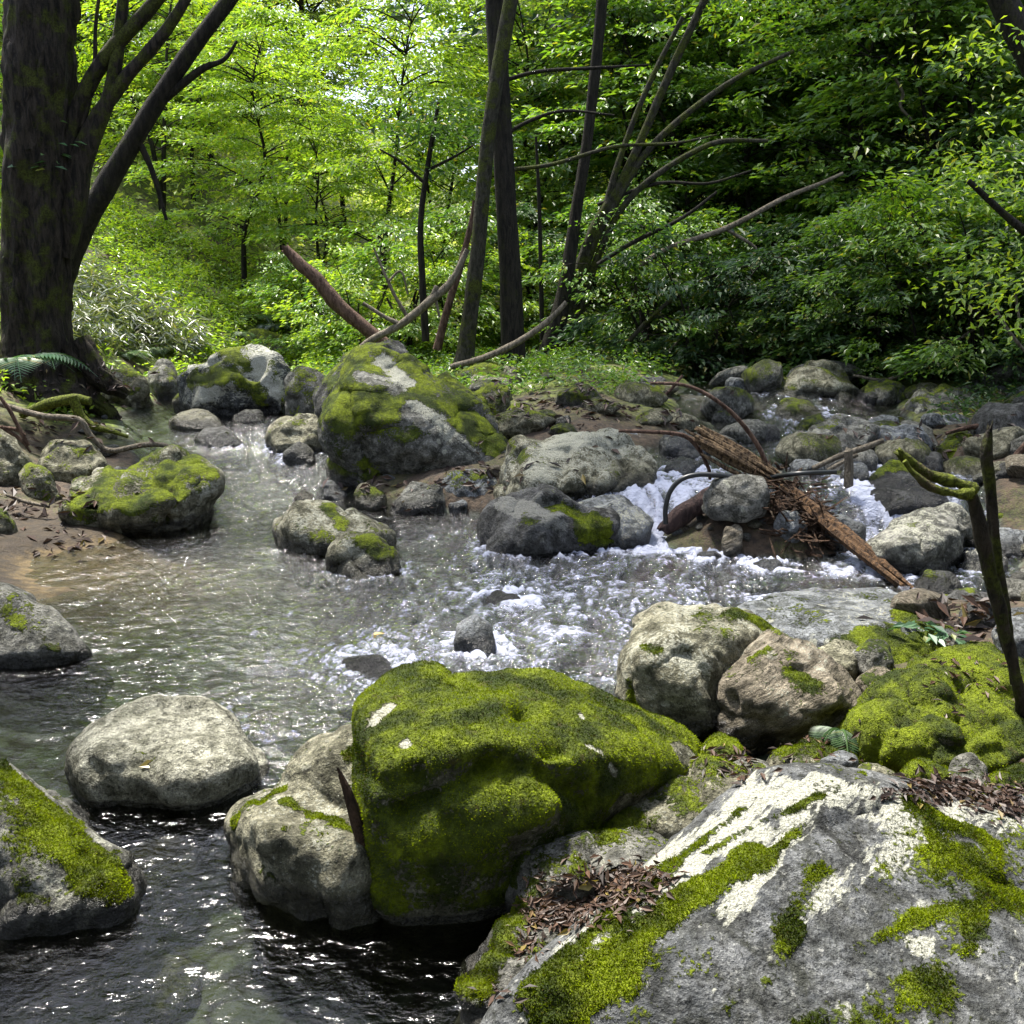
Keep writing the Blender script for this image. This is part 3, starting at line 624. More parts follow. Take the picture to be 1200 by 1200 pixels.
rock('low moss cushion rock above the lichen-crusted boulder', '262,402 280,388 310,386 332,394 335,410 300,414 268,412', z=.75, T=.6, mat='tan', moss=.35, lich=.2)
# --- island and its tip
rock('great mossy boulder with bare grey streaks in midstream',
     '382,502 386,470 400,440 420,414 440,411 482,425 512,445 548,470 574,502 592,532 592,556 540,554 490,542 440,540 400,527', Y=8.2, T=1.5,
     ridge='390,490,.1 420,440,.25 470,470,.12 530,515,.1 575,545,.15 460,515,.02', mat='grey', moss=.42, lich=.1, rnd=.035, vox=.017, flats=False, tufts=26000,
     patches=[(400,470,440,490,22,.5),(460,450,510,470,12,.5),(540,480,585,540,9,.7),(410,425,400,450,10,.5),(450,425,475,445,10,-.9),(490,480,525,510,13,-1.3),(430,440,465,450,14,-1.0),(500,530,570,545,20,-1.0),(420,530,480,535,12,-.5)],
     lpatches=[(450,425,480,450,14,.8),(490,470,525,505,12,.8),(540,500,570,520,10,.4)])
rock('dark shaded boulder leaning behind the great mossy boulder', '368,488 370,455 395,420 430,399 458,394 488,410 505,435 470,450 420,470 390,500', Y=9.2, T=1.0, mat='dark', moss=.1, lich=.0)
rock('mossy ridge rock on the right shoulder of the great mossy boulder', '515,450 530,445 560,470 598,520 612,560 598,575 575,540 545,490', Y=8.5, T=.9, mat='grey', moss=.22, lich=.25)
rock('round blackish stone at the foot of the great mossy boulder', '430,545 442,523 465,521 476,540 462,560 436,559', T=.4, mat='dark', moss=-.6, wet_all=.3)
rock('small angular grey-green stone right of the round blackish stone', '471,556 490,534 511,549 513,560 500,566 478,565', T=.3, mat='grey', moss=-.1, lich=.2)
rock('small moss-streaked stone beside a trickle at the island tip', '414,580 422,564 440,564 452,580 448,598 426,600', T=.35, mat='tan', moss=.1)
rock('wedge-shaped grey stone at the island tip under the great boulder', '460,592 465,568 500,562 522,567 528,585 508,602 476,605', T=.4, mat='grey', moss=-.25)
rock('wet ledge stone with moss edge under the right end of the great boulder', '515,562 540,549 580,552 586,575 560,598 540,602 520,585', T=.5, mat='blue', moss=.0, wet_all=.2)
rock('small pale stone in the riffle at the island tip', '524,592 536,578 548,590 545,606 528,607', T=.2, mat='blue', moss=-.7)
rock('small stone next to the pale one in the riffle', '556,560 572,552 590,566 580,580 562,578', T=.3, mat='blue', moss=-.2)
rock('low boulder with a smooth grey cap and mossy lower lobe in midstream', '319,608 340,588 380,582 430,597 452,612 455,640 420,655 370,645 335,628', T=.8, mat='tan', moss=-.12, lich=.25,
     extra=[('392,655 410,632 440,630 468,645 473,668 455,686 420,685 398,675', None, .5, None)], patches=[(385,595,400,612,10,.7),(345,618,385,630,9,.4),(425,635,445,652,10,.6)], lpatches=[(350,625,420,640,14,.4)])
rock('pair-topped grey pebble behind the capped midstream boulder', '371,580 378,564 398,562 408,575 402,586 382,587', T=.3, mat='blue', moss=-.4)
rock('small brown pebble left of the capped midstream boulder', '345,583 355,573 368,575 372,586 356,590', T=.2, mat='tan', moss=-.6, wet_all=.4)
rock('dark wet boulder with pale cap and golden moss on its right side', '562,655 565,615 590,582 620,573 660,580 700,592 730,612 737,642 715,650 660,655 600,658', T=.9,
     ridge='570,630,.1 600,610,.1 660,612,.06 715,625,.12 640,640,.0', mat='dark', moss=-.35, lich=.0, rnd=.05, wet=.10, tufts=6000,
     patches=[(665,600,705,620,18,1.1),(690,625,715,640,12,.6),(610,608,625,612,10,.5)], lpatches=[(595,588,650,600,15,1.4),(640,612,660,615,8,.6)])
rock('lilac-grey smooth boulder behind the golden-moss boulder', '668,592 690,584 722,579 750,590 767,612 758,636 725,648 690,630', T=.7, mat='blue', moss=-.6, lich=.2, rough=.6)
rock('long pale lichen-grey boulder lying across the island tip', '588,545 600,518 650,508 680,512 712,509 752,526 768,546 763,570 740,584 690,574 640,567 605,576 586,562', T=1.0, mat='tan', moss=-.35, lich=.45, patches=[(590,520,612,540,10,.7)], lpatches=[(640,525,720,520,20,.4),(740,560,760,550,16,-1.0)])
rock('flat grey-green stone with moss rim tucked under the long pale boulder', '648,578 665,568 700,565 735,574 748,588 700,590 660,586', T=.5, mat='grey', moss=-.05)
rock('mossy leaning slab at the foot of the twin trunks', '530,440 560,425 588,425 600,445 585,460 545,462', z=.62, T=.8, mat='grey', moss=.4)
rock('long golden-moss stone sliding off the great boulder, upper one', '505,440 520,437 545,450 548,458 530,458', Y=9.6, T=.4, mat='tan', moss=.6)
rock('long golden-moss stone sliding off the great boulder, lower one', '520,452 540,450 570,468 572,478 548,474', Y=9.3, T=.4, mat='tan', moss=.6)
rock('moss-topped angular rock right of the golden-moss stones', '550,462 575,448 592,446 598,460 588,480 565,482', Y=9.6, T=.5, mat='tan', moss=.35)
rock('mossy hump with a bright crest above the black stone', '586,486 596,472 618,472 640,488 645,505 620,512 595,505', Y=9.3, T=.5, mat='tan', moss=.35)
rock('black pointed stone under the bright mossy hump', '590,508 600,490 615,485 632,500 636,512 600,514', Y=8.9, T=.35, mat='dark', moss=-.5)
rock('low purple-grey stone peeking over the long pale boulder', '658,512 672,502 690,498 704,508 700,516 664,517', Y=9.2, T=.4, mat='blue', moss=-.6)
rock('bright mossy mound on the island beside the purple-grey stone', '636,512 650,492 680,490 694,502 680,512 650,518', Y=9.6, T=.5, mat='tan', moss=.45)
rock('rounded two-tone boulder, mossy left and grey right, on the island', '704,503 712,482 735,475 762,478 774,495 770,507 735,508', Y=9.7, T=.6, mat='tan', moss=-.05, patches=[(712,490,730,490,14,.7)])
rock('broad low rock in shade behind the two-tone boulder', '775,498 786,468 800,460 830,464 850,488 852,503 800,505', Y=10.6, T=.8, mat='tan', moss=.0, lich=.1)
rock('small blue-grey stone in front of the two-tone boulder', '725,518 735,505 752,505 758,518 745,526', Y=8.9, T=.3, mat='blue', moss=-.6)
# --- right channel and right bank
rock('wet ledge stone inside the cascade, upper', '770,520 785,505 820,508 838,525 830,540 790,538', T=.4, mat='blue', moss=-.8, wet_all=.6)
rock('wet dark stone splitting the cascade above the black hose', '780,548 790,535 812,534 822,548 812,560 790,560', T=.3, mat='blue', moss=-.8, wet_all=.7)
rock('big grey-green rounded boulder on the far right bank', '884,480 900,452 935,430 965,427 990,434 1004,452 1002,480 960,486 920,486', Y=10.8, T=1.2, mat='tan', moss=.05, lich=.3)
rock('speckled mossy boulder in front of the big far-bank boulder', '898,492 915,472 945,470 968,486 974,500 955,512 920,512 902,505', Y=9.8, T=.8, mat='tan', moss=.05, lich=.2)
rock('small moss-covered rock left of the big far-bank boulder', '855,478 862,462 880,460 890,472 884,486 862,488', Y=10.8, T=.5, mat='tan', moss=.4)
rock('rough dark boulder with a smooth sloping grey lid', '938,535 943,500 968,488 1010,487 1038,502 1030,520 1000,540 955,548', T=.8, mat='grey', moss=-.4, lich=.1, rough=1.3)
rock('faceted blue-grey boulder behind the bent mossy branch', '1024,540 1026,512 1036,500 1062,496 1085,505 1093,522 1085,538 1050,545', T=.6, mat='blue', moss=-.5, rough=1.2)
rock('small upright dark stone against the faceted blue-grey boulder', '1000,545 1006,528 1018,520 1028,535 1026,556 1008,560', T=.3, mat='grey', moss=-.5)
rock('grey rock at the foot of the standing plank', '985,552 1000,538 1018,545 1022,565 1000,572', T=.3, mat='blue', moss=-.5, wet_all=.3)
rock('black wet boulder with a lime moss crest', '1019,605 1020,560 1045,543 1075,552 1105,570 1118,590 1105,605 1060,606', T=.8, mat='dark', moss=-.25, patches=[(1024,556,1062,546,10,1.1)], rnd=.035)
rock('mossy grey boulder behind the upright snag', '1088,545 1100,520 1118,507 1150,503 1162,520 1160,555 1135,570 1100,566', Y=8.3, T=.7, mat='grey', moss=.0, patches=[(1098,535,1120,515,12,.8)])
rock('angular grey-green boulder with a worn flat top on the right bank', '1012,645 1040,612 1080,599 1120,598 1140,618 1130,640 1108,668 1080,682 1050,674 1026,655', T=.9, mat='grey', moss=-.35, lich=.35, rough=1.1, ridge='1030,640,.05 1060,632,.1 1120,625,.2 1075,665,.0')
rock('low stone with water streaming round it left of the angular boulder', '955,635 965,610 990,602 1012,612 1015,640 985,655', T=.4, mat='blue', moss=-.6, wet_all=.5)
rock('small dark mossy rock below the angular boulder', '1068,690 1085,672 1112,670 1128,682 1125,700 1085,705', T=.4, mat='dark', moss=.0)
rock('lichen-white stone behind the upright snag', '1122,668 1130,645 1155,640 1180,655 1178,690 1150,700 1128,690', Y=5.9, T=.5, mat='white', moss=-.4, lich=.3)
rock('broad pale grey boulder right of the upright snag', '1160,575 1172,552 1200,545 1240,550 1240,600 1180,600', Y=7.4, T=.8, mat='grey', moss=-.4, lich=.2)
rock('bright mossy rock low at the right frame edge', '1160,610 1172,590 1190,588 1215,600 1215,628 1170,628', Y=6.9, T=.5, mat='tan', moss=.45)
rock('smooth grey rock under the bright mossy rock at the right edge', '1155,640 1165,622 1195,620 1230,630 1230,655 1175,655', Y=6.4, T=.4, mat='blue', moss=-.6)
rock('grey stone at the right edge beside the snag foot', '1178,690 1188,668 1220,665 1230,700 1195,708', Y=5.6, T=.4, mat='grey', moss=-.2)
rock('round mossy stone near the stick at right', '1168,545 1180,535 1192,545 1190,560 1172,562', Y=8.2, T=.3, mat='tan', moss=.2)
rock('grey cobble at the right edge above the pink stick', '1182,525 1192,514 1215,516 1220,532 1195,536', Y=8.9, T=.3, mat='blue', moss=-.4)
rock('shaded boulder high on the right bank edge', '1150,490 1175,470 1215,468 1230,500 1190,505', Y=9.8, T=.8, mat='grey', moss=.05)
rock('small mossy stone in shade on the right bank', '1160,520 1168,505 1182,508 1186,522 1172,528', Y=9.0, T=.3, mat='tan', moss=.3)
rock('mossy stone behind the dark boulder lid', '1022,498 1035,490 1060,492 1066,500 1040,504', Y=9.6, T=.4, mat='tan', moss=.4)
rock('shaded stone on the far right bank near the snag', '1068,492 1080,480 1098,482 1104,496 1085,500', Y=10.4, T=.4, mat='grey', moss=.0)
rock('leaf-shaded rock on the far bank right of the big rounded boulder', '1010,486 1018,462 1035,455 1052,470 1050,490 1028,494', Y=10.8, T=.6, mat='grey', moss=.0)
rock('second leaf-shaded rock on the far bank, lower and wider', '1040,492 1052,474 1075,472 1090,486 1080,497 1055,498', Y=10.6, T=.5, mat='dark', moss=.1)
# --- right middle ground
rock('big low boulder with water sheeting over its grey top and a mossy right end',
     '858,715,.6 900,700,.75 960,692,.9 1030,692,.95 1080,700,.95 1120,712,.85 1150,735,.6 1162,762,.3 1100,778,.1 1060,792,.0 1000,768,.05 930,748,.25', Y=4.35, T=1.1, ridge='1000,735,.3 1080,735,.3 1130,750,.2', mat='blue', moss=-.40, lich=.0, rnd=.04, rough=.4, flats=False, tufts=9000, wet=.02,
     patches=[(1040,750,1100,770,36,1.3),(1060,718,1145,750,22,1.2),(1000,755,1040,770,10,.7)], lpatches=[(1080,705,1110,720,10,.6)])
rock('tall rounded tan boulder with a moss-capped shoulder',
     '728,772 746,735 780,715 850,711 890,727 912,748 905,800 850,870 800,862 768,850 735,830', Y=3.62, T=.85, mat='tan', moss=-.32, lich=.3, rnd=.06, tufts=5000, flats=False, ridge='750,770,.15 790,745,.2 850,740,.25 800,800,.02 840,830,.05',
     patches=[(735,800,745,830,10,.9),(865,718,905,735,12,1.1),(820,845,850,865,14,.6),(755,755,770,760,8,.5)], lpatches=[(790,760,830,780,16,.4)])
rock('layered brown boulder with overhanging ledges',
     '842,800 868,770 905,742 950,750 992,782 1012,812 1004,835 960,850 900,842 855,825', Y=3.5, T=.7, mat='brown', moss=-.22, lich=.15, rnd=.015, tufts=3000, flats=False,
     extra=[('858,840 900,832 985,838 1000,850 985,866 930,870 872,865', 3.55, .5, None)],
     patches=[(930,785,950,800,14,.6),(880,770,900,760,8,.4)], grooves=[(855,820,985,842,8,.035),(860,795,960,778,6,.015),(905,770,985,800,5,.015)])
rock('small tan stone behind the layered boulder, left of two', '952,760 965,747 990,748 1010,765 1005,790 975,785', Y=4.1, T=.35, mat='tan', moss=-.3)
rock('small grey-green stone behind the layered boulder, right of two', '1000,765 1018,748 1040,755 1052,780 1035,795 1010,790', Y=4.05, T=.35, mat='grey', moss=-.05)
rock('flat brown-topped mossy stone between the layered boulder and the moss mound', '1002,800 1020,785 1050,790 1062,806 1040,825 1010,822', Y=3.8, T=.35, mat='brown', moss=.02)
rock('broad boulder wholly covered in yellow-green moss at right', '1006,872 1010,835 1050,802 1110,795 1165,815 1200,832 1215,880 1190,905 1130,905 1060,910 1020,902', Y=3.1, T=.8, mat='tan', moss=.8, lich=-.5, tufts=45000, rnd=.06,
     ridge='1020,880,.1 1060,850,.12 1120,835,.25 1190,860,.2 1100,890,.02', grooves=[(1050,860,1090,815,8,.02),(1110,880,1180,840,8,.02)])
rock('rear moss mound with scattered dead leaves behind the broad mossy boulder', '1050,805 1070,775 1110,760 1155,758 1200,775 1230,810 1200,840 1120,825', Y=3.75, T=.7, mat='tan', moss=.7, lich=-.5, tufts=22000)
rock('small lime moss cushion stone below the tall tan boulder', '812,885 820,865 845,858 870,870 885,890 865,905 830,905', Y=3.15, T=.35, mat='tan', moss=.6, tufts=9000)
rock('low mossy stone under the overhang of the layered boulder', '905,890 920,872 960,868 1000,885 1005,905 950,912 915,905', Y=3.1, T=.4, mat='tan', moss=.2, tufts=9000)
rock('small yellowish stone between the lichen boulder crest and the broad mossy boulder', '1003,912 1012,897 1030,895 1048,908 1040,922 1012,924', Y=2.85, T=.25, mat='tan', moss=-.1)
rock('little mossy stone below the broad mossy boulder', '1050,912 1062,895 1090,890 1112,905 1105,922 1065,925', Y=2.85, T=.25, mat='tan', moss=.4, tufts=6000)
rock('small grey cobble with a mossy side at the foot of the broad mossy boulder', '1108,910 1115,888 1140,883 1158,895 1155,918 1125,922', Y=2.85, T=.25, mat='grey', moss=-.2)
rock('lime mossy lump at the right edge behind the dead-leaf pile', '1150,925 1165,900 1195,895 1225,905 1225,945 1170,945', Y=2.8, T=.35, mat='tan', moss=.6, tufts=12000)
rock('flat purplish stone lying in dead leaves under the layered boulder', '955,890 975,878 1000,880 1005,893 980,900', Y=3.0, T=.2, mat='blue', moss=-.8)
# --- awash in the pool
rock('pointed grey stone awash in the middle of the rapid', '530,750 538,732 556,721 572,730 580,750 575,775 550,768', T=.25, mat='blue', moss=-.9, wet_all=.25, rough=.7)
rock('low dark stone awash left of the pointed one', '394,790 402,772 430,760 455,772 468,792 450,806 410,806', T=.35, mat='dark', moss=-.9, wet_all=.5, rough=.6)
rock('small dark stone breaking the rapid below the golden-moss boulder', '570,705 580,692 600,688 615,700 612,712 585,714', T=.25, mat='dark', moss=-.9, wet_all=.7)
rock('brown stone just under the surface below the pale flat-topped boulder', '145,1010 165,985 195,975 220,990 222,1020 195,1035 160,1030', Y=2.85, T=.35, mat='brown', moss=-.9, wet_all=.3, down=.2)
# --- debris bar stones
rock('rounded dark grey rock with a pale vein on the driftwood pile', '826,576 838,559 868,555 900,559 906,575 896,598 875,608 843,604 829,594', Y=6.4, T=.3, down=.06, mat='grey', moss=-.8, rough=.6, lpatches=[(848,562,872,600,2.5,1.2)])
rock('angular light grey stone beside the driftwood logs', '905,612 915,596 935,600 945,615 940,630 918,628', Y=6.4, T=.2, mat='blue', moss=-.8)
rock('brown upright cobble under the dark rock on the gravel bar', '846,625 850,610 862,606 870,620 868,640 852,642', Y=6.3, T=.2, mat='brown', moss=-.8)
rock('flat wet slab stone at the front edge of the gravel bar', '806,655 820,645 845,648 852,658 840,664 815,663', T=.2, mat='blue', moss=-.9)
rock('broad grey wet stone at the front of the gravel bar', '882,665 892,655 912,655 920,665 910,675 888,675', T=.2, mat='blue', moss=-.9)

# more of the crowded right bank
rock('squat grey boulder at the shaded right bank below the overhanging shrubs', '1060,488 1075,462 1110,452 1140,462 1150,482 1110,494', Y=9.9, T=.8, mat='grey', moss=-.05, lich=.2)
rock('dark mossy boulder left of the squat shaded grey one', '1005,470 1018,446 1040,440 1062,455 1066,476 1030,482', Y=10.6, T=.7, mat='dark', moss=.15)
rock('low rounded stone between the faceted boulder and the pink stick', '1095,500 1105,488 1130,486 1142,496 1125,506 1100,506', Y=9.2, T=.4, mat='blue', moss=-.4)
rock('brown-grey boulder rising behind the right edge stick', '1165,495 1180,468 1215,455 1240,470 1240,505 1190,508', Y=9.4, T=.8, mat='tan', moss=.05, lich=.2)
rock('angular dark stone under the mossy grey boulder behind the snag', '1100,575 1115,560 1145,560 1155,578 1140,594 1112,592', Y=7.4, T=.4, mat='dark', moss=-.2)
rock('pale wet stone below the black lime-crested boulder', '1030,618 1040,604 1065,602 1078,612 1066,624 1040,626', Y=7.0, T=.3, mat='blue', moss=-.7, wet_all=.3)
rock('grey slab lying between the angular boulder and the snag', '1125,632 1140,606 1160,602 1166,628 1150,650 1130,648', Y=6.6, T=.4, mat='grey', moss=-.2)
rock('rounded dark stone at the lip of the gully behind the wet low boulder', '1100,712 1112,692 1140,690 1156,704 1148,724 1118,726', Y=5.1, T=.35, mat='dark', moss=-.1)
rock('flat pale stone in the gully beside the snag foot', '1150,742 1160,722 1185,718 1200,732 1190,748 1165,752', Y=4.6, T=.35, mat='blue', moss=-.3)
make_stream()
# ------------------------------------------------------------------ small stones, each an object of its own
def stone_template(seed, mat, sq):
    bm = bmesh.new(); bmesh.ops.create_icosphere(bm, subdivisions=4, radius=.5)
    V = np.array([v.co[:] for v in bm.verts]); r = np.random.default_rng(seed)
    for _ in range(9):                                        # knock flats off
        n = r.normal(size=3); n /= np.linalg.norm(n); c = r.uniform(.30, .44); dd = V @ n
        V = V - np.maximum(dd - c, 0)[:, None] * n * .9
    V = V + (V / np.linalg.norm(V, axis=1)[:, None]) * (.05 * fbm(V * 3 + seed, 3) + .02 * fbm(V * 9 + seed, 2))[:, None]
    V *= sq
    F = np.array([[v.index for v in f.verts] for f in bm.faces]); bm.free()
    z = V[:, 2]
    return mesh_np('stone', V, F, [mat], True, {'moss': (.25 + 1.2 * z + .5 * fbm(V * 3 + seed, 3)) if seed > 8 else np.full(len(V), -1.0), 'lichen': np.full(len(V), .1), 'wet': np.full(len(V), .25)})
TPL = [stone_template(s, RM[m], np.array(q)) for s, m, q in [(1, 'grey', (1.1, .9, .65)), (2, 'blue', (1.2, .8, .6)), (3, 'dark', (1, .9, .7)), (4, 'tan', (1.05, .85, .6)), (5, 'brown', (1.2, .8, .6)), (6, 'blue', (.95, .9, .75)), (7, 'grey', (1.3, .9, .5)), (8, 'white', (1.1, .85, .7)), (9, 'tan', (1.2, .9, .6)), (10, 'grey', (1.1, .8, .7))]]
def scatter_stones(n, x0, x1, y0, y1, s0, s1, label, group, ok, sink=.25, kinds=range(8), zfun=gz):
    k = 0; tries = 0
    while k < n and tries < n * 40:
        tries += 1; x, y = random.uniform(x0, x1), random.uniform(y0, y1)
        if not ok(x, y): continue
        s = s0 * (s1 / s0) ** (random.random() ** 1.6); o = link('stone', TPL[random.choice(list(kinds))], (x, y, zfun(x, y) + s * (.32 - sink)), label=label, category='stone', group=group)
        o.scale = (s, s, s * random.uniform(.8, 1.2)); o.rotation_euler = (random.uniform(-.4, .4), random.uniform(-.4, .4), random.uniform(0, 6.28)); k += 1
bar = lambda x, y: gz(x, y) > wz(x, y) - .06
scatter_stones(58, .75, 2.75, 6.15, 7.35, .05, .17, 'small wet stone on the gravel bar under the driftwood logs', 'stones of the gravel bar', bar)
scatter_stones(75, 2.9, 6.4, 6.0, 11.4, .16, .6, 'loose cobble between the big boulders of the right bank', 'cobbles of the right bank', lambda x, y: gz(x, y) > wz(x, y) - .12)
scatter_stones(26, 1.9, 4.2, 4.0, 6.3, .12, .4, 'dark stone in the gully behind the big low wet boulder', 'stones of the gully', lambda x, y: gz(x, y) > wz(x, y) - .25)
scatter_stones(18, -5.0, -2.6, 7.2, 11.0, .07, .28, 'loose stone lying along the left bank of the channel', 'stones of the left bank', lambda x, y: abs(gz(x, y) - wz(x, y)) < .12, kinds=(0, 3, 3, 6, 7))
scatter_stones(36, -1.7, 2.1, 8.6, 11.4, .22, .6, 'moss-covered stone on the shady island floor', 'mossy stones of the island', lambda x, y: gz(x, y) > wz(x, y), kinds=(8, 9, 8, 9, 3))
scatter_stones(20, -1.7, 1.0, 7.5, 9.2, .08, .26, 'small stone in the shallows round the island tip', 'stones of the island tip', lambda x, y: abs(gz(x, y) - wz(x, y)) < .25)
scatter_stones(28, -2.6, 1.6, 1.9, 5.6, .10, .34, 'stone lying under clear water on the stream bed', 'stones on the stream bed', lambda x, y: gz(x, y) < wz(x, y) - .12, sink=.3, kinds=(0, 1, 3, 4, 4, 6))
scatter_stones(12, .75, 2.3, 2.9, 3.9, .04, .12, 'small stone in the gap between the foreground boulders', 'stones between the foreground boulders', lambda x, y: gz(x, y) > wz(x, y))

_l0 = link
def link(name, *a, **k): return _l0('cobble' if name == 'stone' else name, *a, **k)
scatter_stones(34, 1.5, 4.3, 7.6, 12.2, .25, .7, 'rounded boulder-sized cobble in the upstream channel behind the driftwood', 'cobbles of the upstream channel', lambda x, y: gz(x, y) < wz(x, y) + .1 and not (1.0 < x < 2.2 and y < 8.3), kinds=(0, 1, 2, 6, 8, 9), sink=.02, zfun=lambda x, y: wz(x, y) - .10)
scatter_stones(26, 4.2, 7.0, 6.0, 11.8, .25, .75, 'grey boulder-sized cobble strewn along the shaded right bank', 'large cobbles of the right bank', lambda x, y: gz(x, y) > wz(x, y), kinds=(0, 1, 2, 6, 8, 9), sink=.2)
link = _l0
# ------------------------------------------------------------------ foliage makers
LM = {
 'bright': mat_leaf('sun_toned_maple_leaf', (.15, .29, .016), (.36, .50, .06), .58, .06),  # sunlight of the bright thicket is lightened into this leaf colour
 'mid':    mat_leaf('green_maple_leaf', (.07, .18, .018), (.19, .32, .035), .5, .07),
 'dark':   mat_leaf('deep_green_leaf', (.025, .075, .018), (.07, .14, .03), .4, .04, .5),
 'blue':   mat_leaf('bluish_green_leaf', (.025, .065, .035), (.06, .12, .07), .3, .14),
 'pale':   mat_leaf('hazed_far_leaf', (.27, .37, .10), (.50, .58, .26), .58, .05),  # distance haze painted as a paler leaf colour
 'straw':  mat_leaf('bamboo_grass_leaf', (.06, .10, .02), (.22, .25, .11), .35, .14),
 'fern':   mat_leaf('fern_leaf', (.05, .12, .02), (.10, .20, .04), .45),
 'fernb':  mat_leaf('bluish_fern_leaf', (.04, .11, .045), (.075, .16, .07), .35, .05),
}
BK = {
 'old':   mat_bark('mossy_old_bark', (.006, .005, .004), (.040, .032, .023), .30),
 'dark':  mat_bark('dark_bark', (.007, .006, .005), (.028, .024, .018), .12),
 'grey':  mat_bark('grey_mossy_bark', (.014, .013, .009), (.05, .047, .033), .34, zs=.4),
 'dead':  mat_bark('bare_dead_wood', (.08, .068, .05), (.20, .17, .13), .05, zs=.3),
 'red':   mat_bark('reddish_bare_wood', (.05, .028, .02), (.15, .095, .07), .0, zs=.3),
 'rot':   mat_bark('orange_rotten_wood', (.02, .012, .008), (.14, .08, .04), .0, zs=.2, scale=40),
 'split': mat_bark('split_wood', (.025, .015, .009), (.22, .15, .085), .0, zs=.2, scale=40),
 'debris':mat_bark('brown_twigs', (.018, .011, .007), (.085, .05, .03), .0, zs=.3, scale=30),
 'purple':mat_bark('dark_purple_wet_wood', (.02, .014, .014), (.07, .045, .04), .0),
 'mossw': mat_bark('moss_coated_wood', (.05, .04, .02), (.10, .085, .04), .75, mossc=(.12, .145, .015)),
}
def leaves(pos, ax, nor, L, wid=.42, fold=.12):
    """diamond leaves -> V, F"""
    ax = ax / (np.linalg.norm(ax, axis=1)[:, None] + 1e-9); s = np.cross(nor, ax); s /= np.linalg.norm(s, axis=1)[:, None] + 1e-9
    n = np.cross(ax, s); L = np.asarray(L).reshape(-1, 1)
    V = np.stack([pos, pos + ax * L * .45 + s * L * wid * .5 + n * L * fold, pos + ax * L - n * L * .06, pos + ax * L * .45 - s * L * wid * .5 + n * L * fold], 1).reshape(-1, 3)
    return V, np.arange(len(V)).reshape(-1, 4)
def rnd_dir(n, r, zs=1.0):
    d = r.normal(size=(n, 3)); d[:, 2] *= zs; return d / np.linalg.norm(d, axis=1)[:, None]
def make_tree(seed, H, R, z0, nsp, nlf, L, stems=1, lean=.12, tier=.5, trunk_r=.05, bark='dark', prof=.8, spread=(.7, 1.3)):
    """returns (trunk mesh builder Acc, leaf V, leaf F); foliage in flat tiers of sprays carried by limbs"""
    r = np.random.default_rng(seed); acc = Acc(); tips = []; P = []; AX = []; NO = []
    stem_lines = []
    for s in range(stems):
        a = r.uniform(0, 6.28); off = np.array([math.cos(a), math.sin(a), 0]) * lean * H
        pts = [np.array([0, 0, -.15])]
        for t in (.25, .5, .75, 1.0):
            pts.append(off * t ** 1.3 * (1 if stems == 1 else 1.6) + np.array([r.normal() * .05 * H * t, r.normal() * .05 * H * t, H * .96 * t]))
        rr = trunk_r * np.array([1.15, .85, .6, .35, .10]); tube(acc, pts, rr, 8, .15, 8, sub=4); stem_lines.append(np.array(pts))
    for i in range(nsp):
        u = r.random(); z = z0 + (H - z0) * u; z = round(z / tier) * tier + r.normal() * .06; z = min(max(z, z0 * .8), H)
        u = (z - z0) / max(.1, H - z0); Rz = R * (math.sin(math.pi * min(1, max(0, .18 + .80 * u))) ** prof)
        az = r.uniform(0, 6.28); rr = Rz * math.sqrt(r.uniform(.08, 1.0)); st = stem_lines[r.integers(len(stem_lines))]
        zi = np.clip(z - .25 * rr, 0.2, H); b = np.array([np.interp(zi, st[:, 2], st[:, k]) for k in range(3)])
        c = np.array([b[0] + math.cos(az) * rr, b[1] + math.sin(az) * rr, z - .10 * rr * rr / max(R, .5)])
        if i % 3 == 0:
            m = (b + c) / 2 + np.array([0, 0, .12 * rr]); tube(acc, [b, m, c], [trunk_r * .28, trunk_r * .17, .006], 5, sub=2, cap=False)
        ls = r.uniform(*spread) * (.55 + .45 * R / 2.2); ws = ls * r.uniform(.35, .55); d = np.array([math.cos(az + r.normal() * .5), math.sin(az + r.normal() * .5), -.05]); q = np.array([-d[1], d[0], 0])
        n = int(nlf * r.uniform(.6, 1.4)); t = r.uniform(-.5, .55, n); w = r.uniform(-1, 1, n) * np.sqrt(np.clip(1 - (t * 1.8) ** 2, .02, 1))
        p = c + d * (t * ls)[:, None] + q * (w * ws)[:, None]; p[:, 2] += -.16 * ls * (t + .5) ** 2 - .10 * ws * w ** 2 + r.normal(size=n) * .035
        P.append(p); AX.append(d + q * (w * .9)[:, None] + rnd_dir(n, r, .5) * .55 + np.array([0, 0, -.25])); no = np.array([0, 0, 1.0]) + r.normal(size=(n, 3)) * .42; NO.append(no)
    P, AX, NO = map(np.concatenate, (P, AX, NO)); V, F = leaves(P, AX, NO, L * r.uniform(.55, 1.35, len(P)))
    return acc, V, F
PROTO = {}
def proto(key, seed, leaf, bark, **kw):
    acc, V, F = make_tree(seed, **kw)
    PROTO[key] = (acc.mesh('trunk', BK[bark]), mesh_np('crown', V, F, [LM[leaf]], False))
